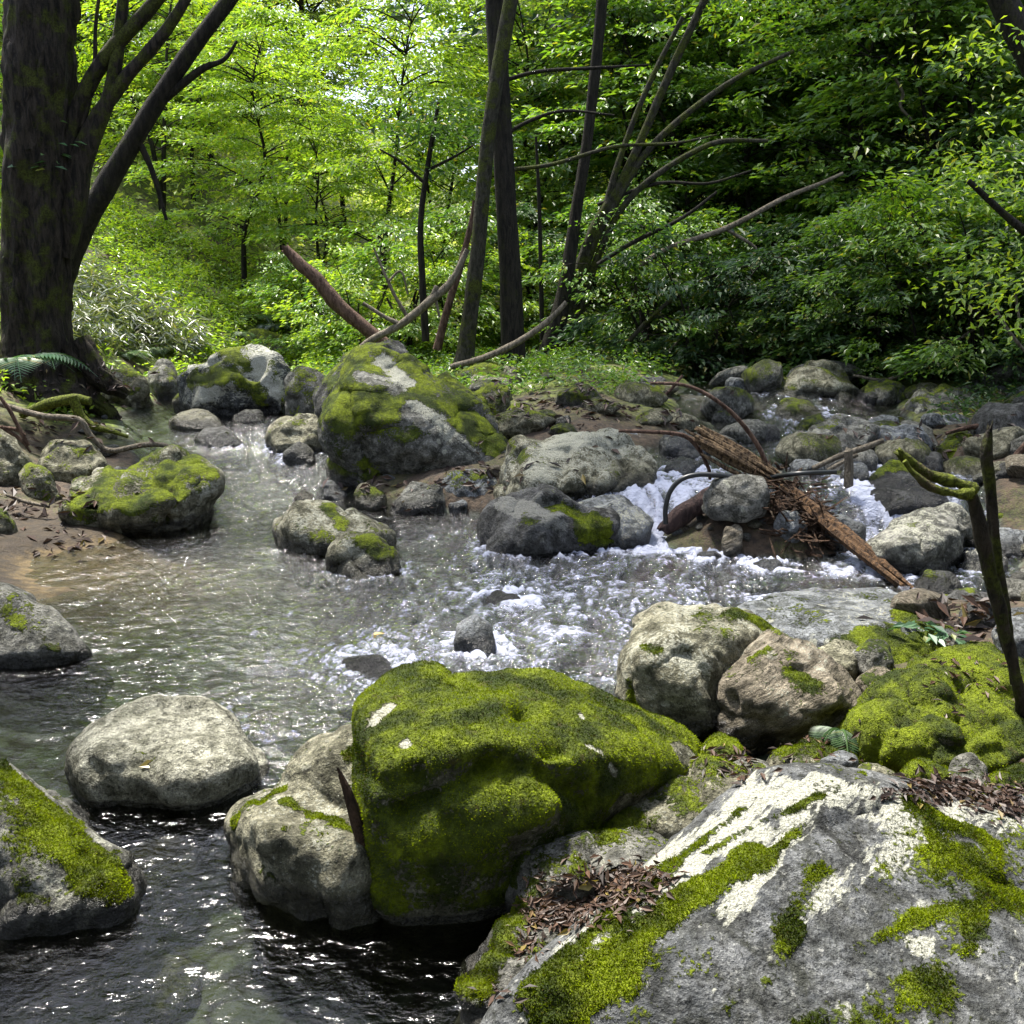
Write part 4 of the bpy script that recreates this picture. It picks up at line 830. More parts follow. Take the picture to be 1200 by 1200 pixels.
# kinds of understory trees
proto('mapleA', 1, 'bright', 'dark', H=5.4, R=2.3, z0=1.1, nsp=140, nlf=75, L=.11, stems=2, trunk_r=.055)
proto('mapleB', 2, 'bright', 'dark', H=6.2, R=2.5, z0=1.4, nsp=155, nlf=72, L=.115, stems=1, trunk_r=.06)
proto('mapleC', 3, 'mid', 'dark', H=5.0, R=2.3, z0=.7, nsp=125, nlf=80, L=.115, stems=3, trunk_r=.045)
proto('mapleD', 4, 'mid', 'dark', H=6.0, R=2.4, z0=.9, nsp=145, nlf=75, L=.12, stems=2, trunk_r=.055)
proto('darkA', 5, 'dark', 'dark', H=7.0, R=2.6, z0=1.2, nsp=190, nlf=90, L=.115, stems=1, trunk_r=.09)
proto('blueA', 6, 'blue', 'dark', H=7.5, R=2.5, z0=2.0, nsp=170, nlf=80, L=.15, stems=1, trunk_r=.09)
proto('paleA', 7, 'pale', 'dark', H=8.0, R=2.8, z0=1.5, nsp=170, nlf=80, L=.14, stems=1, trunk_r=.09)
proto('shrubA', 8, 'mid', 'dark', H=2.0, R=1.35, z0=.25, nsp=85, nlf=75, L=.075, stems=4, lean=.3, tier=.3, trunk_r=.022, spread=(.4, .8))
proto('shrubB', 9, 'dark', 'dark', H=1.7, R=1.3, z0=.2, nsp=70, nlf=65, L=.09, stems=4, lean=.3, tier=.28, trunk_r=.022, spread=(.4, .8))
proto('shrubC', 10, 'bright', 'dark', H=1.9, R=1.25, z0=.25, nsp=75, nlf=70, L=.08, stems=4, lean=.3, tier=.3, trunk_r=.02, spread=(.4, .8))
def plant(kind, x, y, s, label, cat, group, name, rz=None, dz=0.0):
    t, c = PROTO[kind]; o = empty(name, (x, y, gz(x, y) - .03 + dz), label=label, category=cat, group=group)
    o.scale = (s, s, s * random.uniform(.92, 1.08)); o.rotation_euler = (0, 0, random.uniform(0, 6.28) if rz is None else rz)
    link('trunk', t, parent=o); link('crown', c, parent=o); return o
def px_x(px, Y): return (px - 600) / FPX * Y * 1.02
def stand(lst, kinds, label, group, cat='tree', name='maple_tree', smin=.85, smax=1.15):
    for i, (px, Y) in enumerate(lst): plant(kinds[i % len(kinds)], px_x(px, Y), Y, random.uniform(smin, smax), label, cat, group, name)
stand([(215, 19.5), (300, 18.0), (385, 18), (455, 17.5), (520, 19), (250, 22), (345, 21), (160, 22)], ['mapleA', 'mapleB'], 'sunlit yellow-green maple in the bright thicket left of the twin trunks', 'sunlit maples left of the twin trunks', smin=.62, smax=.95)
stand([(560, 22), (620, 19.5), (650, 23)], ['mapleB', 'mapleA', 'paleA'], 'bright tree behind the gap around the twin trunks', 'trees in the gap behind the twin trunks')
stand([(735, 18.2), (810, 17.4), (880, 16.6), (960, 15.6), (1040, 15.0), (1125, 14.6), (1215, 14.0)], ['mapleC', 'mapleD'], 'tiered green maple overhanging the stream right of the twin trunks', 'maples overhanging the right bank')
stand([(690, 19.5), (770, 19), (850, 19.5), (930, 18.5), (1010, 18.5), (1090, 18), (1170, 17.5)], ['mapleD', 'darkA', 'mapleB', 'mapleC'], 'darker tree rising behind the overhanging right bank maples', 'second row of trees on the right slope')
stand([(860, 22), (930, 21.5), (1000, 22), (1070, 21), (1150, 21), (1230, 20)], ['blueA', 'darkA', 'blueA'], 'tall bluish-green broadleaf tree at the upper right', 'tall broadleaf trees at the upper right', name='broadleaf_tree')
stand([(-20, 17), (120, 25), (20, 23), (-60, 20)], ['mapleC', 'darkA', 'mapleA'], 'green tree on the slope behind the old left trunk', 'trees on the left slope')
far = []
for Y in (27, 31, 36, 42, 49):
    for px in range(-80, 1300, 105 if Y < 40 else 120):
        if not (370 < px < 610) or (Y < 29): far.append((px + random.uniform(-35, 35), Y + random.uniform(-2, 2)))
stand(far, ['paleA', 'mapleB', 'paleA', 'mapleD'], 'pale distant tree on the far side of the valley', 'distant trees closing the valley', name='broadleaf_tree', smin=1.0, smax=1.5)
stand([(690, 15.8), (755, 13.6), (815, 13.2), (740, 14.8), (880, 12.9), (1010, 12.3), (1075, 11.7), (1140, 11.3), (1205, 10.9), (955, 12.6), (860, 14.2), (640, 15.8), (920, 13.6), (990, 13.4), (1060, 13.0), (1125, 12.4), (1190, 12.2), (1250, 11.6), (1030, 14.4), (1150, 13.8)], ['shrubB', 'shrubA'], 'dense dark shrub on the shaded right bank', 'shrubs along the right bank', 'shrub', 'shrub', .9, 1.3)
stand([(425, 14.6), (475, 14.6), (525, 14.8), (400, 15.6), (565, 15.6)], ['shrubC', 'shrubA'], 'bright leafy shrub behind the ferns of the left bank', 'shrubs behind the left bank ferns', 'shrub', 'shrub', .8, 1.15)

for x, y, s in [(-3.4, -2.6, 1.35), (.6, -4.5, 1.5), (3.8, -3.0, 1.4), (6.2, .8, 1.4), (-6.0, .8, 1.45), (6.6, 4.6, 1.25), (-6.4, 4.6, 1.25), (-2.5, -7.5, 1.5), (5.5, -7.5, 1.5), (9.5, -2, 1.4), (-9.5, -1, 1.4)]:
    plant('darkA', x, y, s, 'tall tree of the near bank around the viewpoint', 'tree', 'trees of the near bank', 'broadleaf_tree')
for x, y, s in [(5.5, 19.5, 2.0), (8.5, 17.5, 1.9), (3.4, 22.5, 2.1), (11.5, 20, 2.0)]:  # tall crowns added above the frame to darken the stream's reflections
    plant('blueA', x, y, s, 'towering dark tree on the right slope whose crown leaves the frame', 'tree', 'towering trees of the right slope', 'broadleaf_tree')
# ------------------------------------------------------------------ trees told apart by their trunks
def path(spec, Y):
    P, Rr = [], []
    for t in spec.split():
        q = [float(v) for v in t.split(',')]; YY = q[3] if len(q) > 3 else Y
        P.append(at(q[0], q[1], YY)); Rr.append(q[2] * YY / FPX)
    return np.array(P), np.array(Rr)
def top_crown(center, R, hz, nsp, leaf, seed, L=.10):
    r = np.random.default_rng(seed); P, AX, NO = [], [], []
    for i in range(nsp):
        d = rnd_dir(1, r, .5)[0]; c = np.asarray(center) + d * np.array([R, R, hz]) * r.uniform(.2, 1) ; n = 60; t = r.uniform(-.5, .5, n); w = r.uniform(-.5, .5, n)
        h = np.array([d[0], d[1], -.1]); h /= np.linalg.norm(h); q = np.array([-h[1], h[0], 0])
        p = c + h * t[:, None] * 1.3 + q * w[:, None] * .9 + np.array([0, 0, 1]) * (r.normal(size=n) * .04)[:, None]; P.append(p)
        AX.append(h + rnd_dir(n, r, .4)); NO.append(np.array([0, 0, 1.0]) + r.normal(size=(n, 3)) * .4)
    P, AX, NO = map(np.concatenate, (P, AX, NO)); return leaves(P, AX, NO, L * r.uniform(.6, 1.3, len(P)))
def own_tree(name, label, tubes, Y, bark, crown=None, rough=.12, seg=12, flute=0.0, furrow=0.0, leaf='mid', seed=1):
    acc = Acc(); first = None
    for sp in tubes:
        P, Rr = path(sp, Y)
        if first is None: first = P[0]
        tube(acc, P, Rr, seg if Rr.max() > .15 else 12, rough, 5.0, sub=14 if furrow and Rr.max() > .3 else 6, flute=flute, furrow=furrow if Rr.max() > .15 else 0)
    base = np.array([first[0], first[1], gz(first[0], first[1]) - .05])
    o = empty(name, base, label=label, category='tree'); link('trunk', acc.mesh('trunk', BK[bark], base), parent=o)
    if crown: 
        cv, R, hz, ns = crown; V, F = top_crown(cv, R, hz, ns, leaf, seed); link('crown', mesh_np('crown', V - base, F, [LM[leaf]], False), parent=o)
    return o
t1 = own_tree('old_tree', 'massive old tree with dark furrowed bark and mossy roots at the left edge',
    ['54,470,58 47,440,44 43,395,36 42,330,33 44,200,34 46,80,35 47,-60,34 52,-400,30', '75,420,25 92,455,16 120,478,9 140,492,5', '60,430,26 80,468,15 70,500,8', '40,425,30 10,470,18 -25,500,10', '85,405,20 115,440,13 150,462,6',
     '74,300,10 88,240,13 98,190,9.5 128,110,7 143,10,6 150,-120,4', '72,240,11 84,150,9 118,75,8 175,10,7 230,-60,5', '76,260,12 96,170,8 140,100,7 195,35,6 240,-40,4', '96,150,3 110,90,2.5 112,30,2 120,-30,1.5'], 10.4, 'old', crown=((-2.6, 9.2, 8.8), 2.6, 1.2, 90), rough=.16, seg=56, flute=.05, furrow=.05)
own_tree('leaning_tree', 'dark slender tree leaning to the right beside the old trunk', ['62,345,17 80,300,15.5 98,262,14 118,228,12.5 165,150,10 212,75,9 268,0,8 330,-90,6 400,-220,4', '190,118,5 235,82,4 262,70,2.5 278,48,1.5', '165,170,4 180,205,3 195,258,2'], 11.6, 'dark', crown=((-1.2, 10.4, 8.2), 2.0, .9, 50))
own_tree('twin_trunk_tree', 'straight dark tree trunk, right one of the pair in the centre', ['604,452,18 602,420,14.5 598,330,12.5 591,200,11.5 583,60,11 578,-60,10 570,-420,7'], 12.6, 'dark', crown=((-.4, 12.6, 9.2), 3.4, 1.2, 150))
own_tree('twin_trunk_tree', 'mossy grey tree trunk leaning right across its darker twin', ['541,436,13 547,400,10 559,300,8.5 572,160,8 588,60,8 600,-10,8 625,-160,8 660,-420,5'], 12.2, 'grey', crown=((1.6, 11.6, 8.6), 2.8, 1.1, 100), leaf='bright')
own_tree('slender_tree', 'slender dark tree with a thick leaning foot right of the twin trunks', ['628,462,18 645,410,13 660,350,9 672,270,7 690,150,6 706,-5,6 720,-200,4'], 13.0, 'dark', crown=((3.0, 12.6, 8.4), 2.6, 1.0, 80))
own_tree('slender_tree', 'many-stemmed small tree with thin stems fanning out to the right', ['650,440,7 672,340,6 695,270,5.5 735,200,5 790,75,4.5 840,-30,4', '655,430,6 690,300,5 720,240,4.5 765,170,4 850,100,3 930,60,2', '655,435,5 682,360,4.5 705,290,4 745,225,3.5 830,170,3 900,165,2', '700,280,4 725,190,3.5 760,100,3 800,20,2.5'], 13.6, 'grey', crown=((3.1, 14.2, 5.4), 1.5, .7, 26), leaf='mid')
own_tree('sapling', 'thin maple sapling with one dark tiered crown left of the twin trunks', ['499,400,4.5 495,330,4 493,260,3.5 502,190,3 514,120,2', '498,215,2 470,190,1.5 445,175,1', '500,200,2 530,185,1.5 555,170,1'], 13.2, 'dark', crown=((-1.15, 13.3, 3.7), .75, .55, 22), leaf='dark')
own_tree('sapling', 'brown crooked sapling stem at the left foot of the twin trunks', ['512,410,5 525,360,4.5 540,310,4 552,262,3 556,235,2'], 12.4, 'red')
own_tree('sapling', 'straight thin sapling stem just right of the twin trunks', ['636,420,3 634,330,2.6 632,240,2.2 628,160,1.5'], 13.4, 'dark')
own_tree('leaning_tree', 'dark trunk leaning in from beyond the upper right corner', ['1330,420,22 1290,250,19 1235,120,16 1185,20,14 1150,-60,12 1100,-220,8'], 10.5, 'dark', crown=((5.0, 10.8, 6.6), 1.6, .8, 26), leaf='mid')
# a maple bough reaching in at the right edge
acc = Acc(); P, Rr = path('1330,330,12 1260,300,7 1200,270,5 1135,212,3', 9.6); tube(acc, P, Rr, 8, .1, sub=5)
base = np.array([P[0][0], P[0][1], gz(P[0][0], P[0][1])]); tube(acc, [base - [0, 0, .1], (base + P[0]) / 2 + [.1, 0, 0], P[0]], [.13, .11, .09], 10, .1, sub=4)
o = empty('maple_tree', base, label='maple with a fresh green bough hanging in at the right edge', category='tree'); link('trunk', acc.mesh('trunk', BK['dark'], base), parent=o)
r = np.random.default_rng(77); PP, AX, NO = [], [], []
for (px, py, Y, s, n) in [(1180, 330, 9.3, .34, 170), (1205, 300, 9.5, .35, 160), (1165, 352, 9.2, .25, 90), (1190, 240, 9.9, .4, 160), (1150, 215, 9.7, .33, 120), (1215, 380, 9.0, .28, 120), (1120, 195, 9.8, .22, 70), (1210, 190, 10, .5, 160), (1160, 60, 10, .4, 120), (1195, 130, 10, .45, 140), (1130, 50, 10, .3, 80)]:
    c = at(px, py, Y); p = c + r.normal(size=(n, 3)) * np.array([s, s, s * .28]); PP.append(p); AX.append(np.array([-.6, -.2, -.3]) + rnd_dir(n, r, .5) * .9); NO.append(np.array([0, -.1, 1.0]) + r.normal(size=(n, 3)) * .4)
V, F = leaves(np.concatenate(PP), np.concatenate(AX), np.concatenate(NO), .085 * r.uniform(.6, 1.3, sum(map(len, PP))))
link('crown', mesh_np('crown', V - base, F, [LM['bright']], False), parent=o)

# ------------------------------------------------------------------ undergrowth nobody could count
def scatter_cover(name, label, n, reg, leafm, L, h, nl, keep, wid=.42, up=.9):
    r = np.random.default_rng(len(label) * 7 + n); x = r.uniform(reg[0], reg[1], n); y = r.uniform(reg[2], reg[3], n)
    k = keep(x, y, r); x, y = x[k], y[k]; z = ground(x, y); n = len(x)
    hh = h * r.uniform(.3, 1.2, n); b = np.stack([x, y, z], 1)
    pos = np.repeat(b, nl, 0) + r.normal(size=(n * nl, 3)) * np.array([h * .45, h * .45, 0]); pos[:, 2] += np.repeat(hh, nl) * r.uniform(.1, 1, n * nl)
    ax = rnd_dir(n * nl, r, .4) + np.array([0, 0, -.15 if up > .5 else .3]); no = np.array([0, 0, 1.0]) * up + r.normal(size=(n * nl, 3)) * .45
    V, F = leaves(pos, ax, no, L * r.uniform(.5, 1.4, n * nl), wid); me = mesh_np(name, V, F, [LM[leafm]], False)
    link(name, me, label=label, category='plants', kind='stuff')
def off_water(x, y, r): return ground(x, y) > wl(x, y) + .12
scatter_cover('undergrowth', 'low bright green plants covering the left slope', 14000, (-11, -2.6, 9.9, 19), 'bright', .075, .22, 7, lambda x, y, r: off_water(x, y, r) & (noise(np.stack([x, y, 0 * x], 1) * 1.1) > -.25))
scatter_cover('undergrowth', 'low green plants on the island floor among the trunks', 6000, (-3.2, 3.0, 10.4, 17), 'mid', .065, .22, 7, lambda x, y, r: off_water(x, y, r) & (noise(np.stack([x, y, 0 * x], 1) * 1.3) > -.1))
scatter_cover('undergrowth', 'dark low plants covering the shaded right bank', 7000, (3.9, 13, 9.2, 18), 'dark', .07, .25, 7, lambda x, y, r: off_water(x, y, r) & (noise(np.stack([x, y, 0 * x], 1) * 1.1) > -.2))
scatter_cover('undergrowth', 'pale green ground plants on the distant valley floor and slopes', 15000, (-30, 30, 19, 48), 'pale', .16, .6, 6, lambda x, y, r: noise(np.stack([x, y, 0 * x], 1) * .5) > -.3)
scatter_cover('undergrowth', 'low green plants on the near right bank beside the boulders', 2600, (2.2, 9, -2.5, 6.0), 'mid', .07, .2, 7, lambda x, y, r: off_water(x, y, r) & (x > 2.5 + .25 * (y - 1)) & (noise(np.stack([x, y, 0 * x], 1) * 1.1) > -.3))
# bamboo grass on the left bank
r = np.random.default_rng(5); PP, AX, NO = [], [], []; st = Acc()
for i in range(1100):
    px, py = r.uniform(75, 275), r.uniform(270, 425)
    if py < 300 - (px - 80) * .1 or py > 430: continue
    p = hit(px, py, ground, 8.5, 16)
    if p[1] > 15: continue
    h = r.uniform(.25, .7); l = np.array([r.normal() * .15, r.normal() * .15 - .08, h]); nl = 9
    t = r.uniform(.35, 1, nl)[:, None]; PP.append(p + l * t); a = rnd_dir(nl, r, .25); AX.append(a + np.array([0, 0, -.35])); NO.append(np.array([0, 0, 1.0]) + r.normal(size=(nl, 3)) * .5)
    if i % 2 == 0: tube(st, [p - [0, 0, .05], p + l * .5, p + l], [.005, .004, .002], 4, cap=False)
V, F = leaves(np.concatenate(PP), np.concatenate(AX), np.concatenate(NO), .17 * r.uniform(.6, 1.25, sum(map(len, PP))), .17, .04)
link('bamboo_grass', mesh_np('bamboo_grass', V, F, [LM['straw']], False), label='grey-green bamboo grass with strap leaves on the left bank', category='plants', kind='stuff')
# ferns
def fern(px, py, Y, size, nfr, label, leafm='fern', zoff=0, az=None, P0=None, group=None):
    r = np.random.default_rng(int(px * 7 + py)); b = at(px, py, Y) if P0 is None else np.asarray(P0); acc = Acc(); PP, AX, NO, LL = [], [], [], []
    for i in range(nfr):
        a = (i / nfr * 6.28 + r.normal() * .3) if az is None else az + r.normal() * .6; L = size * r.uniform(.7, 1.15); d = np.array([math.cos(a), math.sin(a), 0]); n = 22; t = np.linspace(.05, 1, n)
        line = b + d * (t * L * .85)[:, None] + np.array([0, 0, 1]) * (L * (.75 * t - .85 * t ** 2))[:, None]; tube(acc, line[::3], np.linspace(.006, .002, len(line[::3])), 4, cap=False)
        tg = np.gradient(line, axis=0); tg /= np.linalg.norm(tg, axis=1)[:, None]; s = np.cross(tg, [0, 0, 1.0]); s /= np.linalg.norm(s, axis=1)[:, None]
        for sg in (-1, 1):
            PP.append(line); AX.append(s * sg + tg * .35 + np.array([0, 0, -.1])); NO.append(np.cross(s, tg) * 1.0 + np.array([0, 0, .4])); LL.append(L * .30 * np.sin(np.pi * np.clip(t * .9 + .12, 0, 1)) + .01)
    V, F = leaves(np.concatenate(PP), np.concatenate(AX), np.concatenate(NO), np.concatenate(LL), .15, .02)
    acc.add(V, F); me = acc.mesh('fern', LM[leafm], b, smooth=False)
    return link('fern', me, b, label=label, category='fern', group=group)
for i, (px, py) in enumerate([(285, 395), (320, 385), (352, 372), (380, 398), (405, 405), (345, 405), (300, 375), (372, 425), (410, 385)]):
    p = hit(px, py, ground, 8, 18); fern(px, py, 0, .62, 11, 'bright green fern in the patch above the lichen-crusted boulder', P0=p, group='ferns above the lichen-crusted boulder')
fern(8, 428, 9.3, .75, 9, 'blue-green fern arching in front of the old tree foot', 'fernb', P0=at(20, 432, 9.3))
fern(40, 440, 9.2, .5, 6, 'small drooping blue-green fern below the larger one at the old tree foot', 'fernb', P0=at(55, 425, 9.4))
for i, (px, py) in enumerate([(105, 432), (150, 418), (185, 412), (225, 402)]):
    p = hit(px, py, ground, 8, 18); fern(px, py, 0, .45, 9, 'green fern on the bank between the old tree foot and the lichen-crusted boulder', P0=p, group='ferns beside the old tree foot')
# ------------------------------------------------------------------ dead wood
def wood(name, label, cat, tubes, Y, bark, seg=8, rough=.15, jag=0.0, sub=5, flute=0.0, smooth=True):
    acc = Acc(); first = None
    for sp in tubes:
        P, Rr = path(sp, Y); first = P[0] if first is None else first
        tube(acc, P, Rr, seg, rough, 9.0, sub=sub, jag=jag, flute=flute)
    return link(name, acc.mesh(name, BK[bark], first, smooth), first, label=label, category=cat)
wood('fallen_log', 'broken dark log pointing up out of the ferns on the left slope', 'log', ['334,291,5 350,308,7 372,328,8 395,356,9 425,382,8 470,418,8'], 12.6, 'red', jag=.05)
wood('fallen_branch', 'pale dead branch slanting up to the foot of the twin trunks', 'branch', ['405,432,4 430,402,4 470,380,4.5 505,352,5 530,328,4 548,292,3', '505,352,3 512,335,2.5 510,345,2 515,372,1.5', '470,380,3 452,372,2.5 425,355,2'], 11.9, 'dead')
wood('fallen_branch', 'thin grey forked twig left of the pale dead branch', 'branch', ['478,372,2.5 462,345,2 446,310,1.5 438,290,1', '455,330,1.5 470,318,1.2 478,345,1'], 12.4, 'dead')
wood('fallen_branch', 'grey curved branch propped across the foot of the twin trunks', 'branch', ['528,430,3.5 565,420,4 605,402,4 640,378,3.5 664,354,2.5'], 11.4, 'dead')
wood('fallen_branch', 'long reddish bare branch lying level on the island', 'branch', ['652,480,2.5 690,477,3 735,478,2.6 775,466,2.2 800,440,1.6'], 10.4, 'red')
wood('bare_branch', 'long grey bare branch reaching up to the right among the maples', 'branch', ['748,312,3 785,290,3 850,268,3.2 920,232,3 962,215,2.4 988,203,1.8', '850,268,2 885,290,1.6 880,300,1'], 13.0, 'dead')
wood('bare_branch', 'thin pale branch drooping over the far bank boulders', 'branch', ['1000,440,1.5 1040,445,2.2 1075,428,2.4 1120,400,2 1160,372,1.5'], 11.2, 'dead')
wood('bare_branch', 'crooked pale twig bending down at the right edge', 'branch', ['1165,360,2 1180,385,2.2 1198,408,2 1215,425,1.5', '1190,345,1.5 1196,385,1.5'], 9.8, 'dead')
wood('bare_branch', 'white forked twig beside the dark foliage at upper right', 'branch', ['1048,90,1.5 1058,110,2 1055,125,1.8 1068,140,1.5'], 14.0, 'dead')
for i, sp in enumerate(['700,310,2.5 740,285,2.5 800,255,2 840,225,1.5', '720,420,3 765,370,2.5 820,330,2.2 880,310,1.6', '690,455,3 740,430,3 800,415,2.4 850,425,1.6', '760,440,2 800,395,2.2 835,350,1.8 860,300,1.2', '800,450,2.4 850,435,2.4 890,405,2 930,365,1.4', '880,340,2 940,335,2.2 1010,328,2.2 1040,318,1.4', '700,240,2 770,215,2 830,215,1.6 880,200,1', '920,440,2 950,400,2 975,350,1.6', '586,96,2.2 630,84,2 690,80,1.8 760,76,1', '592,200,2.4 650,192,2.2 720,172,2 790,168,1.6 840,158,1', '589,160,2.2 620,142,2 660,130,1.8 720,135,1']):
    wood('bare_branch', 'thin bare branch tangled in the undergrowth right of the twin trunks', 'branch', [sp], 12.6 if sp.startswith('58') or sp.startswith('59') else 12.9 + .12 * i, 'grey' if i % 2 else 'dark')['group'] = 'bare branches right of the twin trunks'
# left bank sticks and roots
wood('driftwood_stick', 'crooked grey stick reaching over the left pool from the bank', 'stick', ['-10,470,3 15,478,3.5 52,488,4 92,492,4 106,510,3.5 128,528,3.2 170,521,3.2 197,523,3 214,533,2.2'], 8.4, 'dead')
wood('driftwood_stick', 'mossy thick root stick under the old tree', 'stick', ['25,486,5 55,474,6 85,468,6.5 106,470,5'], 8.7, 'mossw')
wood('driftwood_stick', 'reddish twig pair leaning at the left edge of the bank', 'stick', ['0,465,2 12,482,2.5 24,505,2.5 34,522,2', '-5,500,2 18,503,2.2 30,510,1.6', '2,500,2.5 25,516,2.2 36,530,1.4'], 8.3, 'red')
wood('driftwood_stick', 'short grey stick poking from under the mossy bank stone', 'stick', ['8,580,2 30,588,2.6 58,594,2'], 7.2, 'dead')
wood('driftwood_stick', 'mossy root bending down into the left channel', 'stick', ['85,465,6 95,488,5.5 110,500,5 130,505,3 150,512,2'], 8.6, 'mossw')
# driftwood pile on the gravel bar
def splinters(name, label, a, b, ra, rb, n, Y1, Y2, bark, seed, wid):
    r = np.random.default_rng(seed); acc = Acc(); A = at(*a, Y1); B = at(*b, Y2); d = B - A; L = np.linalg.norm(d); s = np.cross(d, [0, 0, 1.0]); s /= np.linalg.norm(s); u = np.cross(s, d / L)
    for i in range(n):
        q = r.normal(size=2) * wid; t0, t1 = r.uniform(-.08, .25), r.uniform(.6, 1.05); o = s * q[0] + u * q[1] * .8
        p = [A + d * t0 + o, A + d * (t0 + t1) / 2 + o * 1.0 + u * r.normal() * .006, A + d * t1 + o * .7]; rr = r.uniform(.35, 1.0)
        tube(acc, p, np.array([ra * .6, (ra + rb) / 2, rb * .5]) * rr, 6, .35, 20, sub=6, jag=.03)
    return link(name, acc.mesh(name, BK[bark], A, False), A, label=label, category='log')
splinters('split_log', 'shredded split log end resting on the dark rock of the driftwood pile', (815, 508), (912, 562), .030, .026, 24, 7.0, 6.75, 'split', 3, .042)
splinters('rotten_log', 'long orange rotten log sloping down from the driftwood pile to the water', (930, 575), (1078, 697), .046, .032, 14, 6.8, 5.6, 'rot', 4, .026)
wood('driftwood_log', 'dark purple-brown wet log propped on the left end of the gravel bar', 'log', ['776,622,9 800,603,12 830,585,13 862,566,11'], 6.75, 'purple', seg=12, rough=.25, jag=.03)
wood('fallen_branch', 'long arching brown branch springing from the driftwood pile', 'branch', ['762,449,1.8 800,451,2 830,463,2.2 862,488,2.5 888,522,2.8 903,556,3.2'], 6.9, 'red')
wood('fallen_branch', 'kinked reddish branch hanging over the cascade', 'branch', ['725,505,2 760,506,2.4 800,510,2.6 818,525,2.6 830,548,2.2 832,562,1.8'], 7.0, 'red')
k = NT('black_rubber'); RUB = k.surf(k.n('ShaderNodeBsdfPrincipled', **{'Base Color': (.012, .014, .015, 1), 'Roughness': .35}).outputs[0])
def hose(label, specs, Y, name='hose'):
    acc = Acc(); f = None
    for sp in specs:
        P, Rr = path(sp, Y); f = P[0] if f is None else f; tube(acc, P, Rr, 10, sub=8)
    return link(name, acc.mesh(name, RUB, f), f, label=label, category='hose')
hose('black rubber hose arching over the cascade and under the dark rock', ['780,614,3 780,595,3 786,575,3 800,561,3 822,556,3 850,558,3 880,562,3,6.75 905,559,3,6.75 935,555,3 980,553,3'], 6.55)
wood('driftwood_stick', 'smooth grey pole resting against the rough dark boulder', 'pole', ['952,549,3 985,534,3.6 1015,524,4 1035,516,3'], 7.7, 'dead', rough=.04)
wood('driftwood_stick', 'second grey pole just below the first, shorter', 'pole', ['970,551,2.4 990,540,2.6 1005,533,2.4'], 7.6, 'dead', rough=.04)
acc = Acc(); P = [at(994, 572, 7.2), at(995, 550, 7.22), at(994, 527, 7.24)]; tube(acc, P, [.036, .036, .033], 4, .12, 14, sub=4, jag=.02)
link('plank', acc.mesh('plank', BK['dead'], P[0], False), P[0], label='short weathered plank standing upright in the right channel', category='plank')
wood('driftwood_stick', 'pinkish bare stick lying level behind the upright snag', 'stick', ['1108,508,2.2 1130,502,3 1150,499,3.2 1170,498,2.6'], 8.6, 'red')
wood('driftwood_stick', 'thick pink stick slanting down at the right edge', 'stick', ['1176,553,3 1190,535,4 1215,508,4.5'], 7.8, 'red')
# fibrous rubbish of the pile
r = np.random.default_rng(21); acc = Acc()
for i in range(170):
    px, py = r.uniform(880, 970), 0; py = 560 + (px - 880) * .5 + r.normal() * 22 + 10; p = hit(px, max(py, 540), lambda x, y: ground(x, y) + .12, 5.8, 7.4) + r.normal(size=3) * np.array([.06, .06, .03])
    d = rnd_dir(1, r, .5)[0] * r.uniform(.05, .22); d *= .7; tube(acc, [p - d, p + rnd_dir(1, r)[0] * .015, p + d], [.004, .009, .003], 4, cap=False)
for i in range(90):                                            # flat bark chips
    px = r.uniform(900, 985); p = hit(px, 575 + (px - 900) * .55 + r.normal() * 16, lambda x, y: ground(x, y) + .06, 5.8, 7.4); d = rnd_dir(1, r, .35)[0] * r.uniform(.03, .09); s = np.cross(d, rnd_dir(1, r)[0]); s *= r.uniform(.012, .03) / np.linalg.norm(s)
    u = np.cross(d, s); u *= .004 / np.linalg.norm(u); q = np.array([p - d - s, p + d - s * .6, p + d + s * .5, p - d + s]); acc.add(np.vstack([q - u, q + u]), [[3, 2, 1, 0], [4, 5, 6, 7], [0, 1, 5, 4], [1, 2, 6, 5], [2, 3, 7, 6], [3, 0, 4, 7]])
link('twig_debris', acc.mesh('twig_debris', BK['debris'], (0, 0, 0), False), label='tangle of brown twigs and bark shreds on the driftwood pile', category='debris', kind='stuff')
# snag at the right
acc = Acc(); P, Rr = path('1212,880,10,3.5 1192,800,7.5 1175,715,7 1166,630,7 1158,550,6.5 1157,525,6 1160,500,2.5', 3.4); tube(acc, P, Rr, 14, .5, 16, sub=8, jag=.03, flute=.08)
base = P[0]; sn = empty('dead_snag', base, label='dead forked snag with an upright stem and a bent mossy branch at right', category='snag'); link('stem', acc.mesh('stem', BK['old'], base), parent=sn)
acc = Acc(); P, Rr = path('1192,800,7,3.36 1178,740,8,3.34 1162,680,8.5,3.32 1151,630,8.5,3.3 1143,592,8,3.3 1134,570,7,3.28', 3.3); tube(acc, P, Rr, 14, .5, 16, sub=8, flute=.08)
link('bent_branch', acc.mesh('bent_branch', BK['old'], base), parent=sn)
acc = Acc(); P, Rr = path('1138,572,8 1120,566,7 1090,556,6.5 1068,543,6.5 1052,528,5', 3.27); tube(acc, P, Rr, 10, .55, 22, sub=7, jag=.02)
P, Rr = path('1140,578,7 1115,578,5.5 1090,570,5 1072,556,4.5 1060,540,3', 3.24); tube(acc, P, Rr, 10, .55, 22, sub=7)
link('mossy_limb', acc.mesh('mossy_limb', BK['mossw'], base), parent=sn, label='lime-green moss coated double limb')
# stake wedged between boulders
wood('driftwood_stake', 'split dark stake wedged between the tan boulder and the moss boulder', 'stake', ['398,906,4 408,930,7.5 420,970,9 432,1010,10 440,1050,9'], 2.55, 'debris', seg=8, rough=.35, jag=.03, smooth=False)

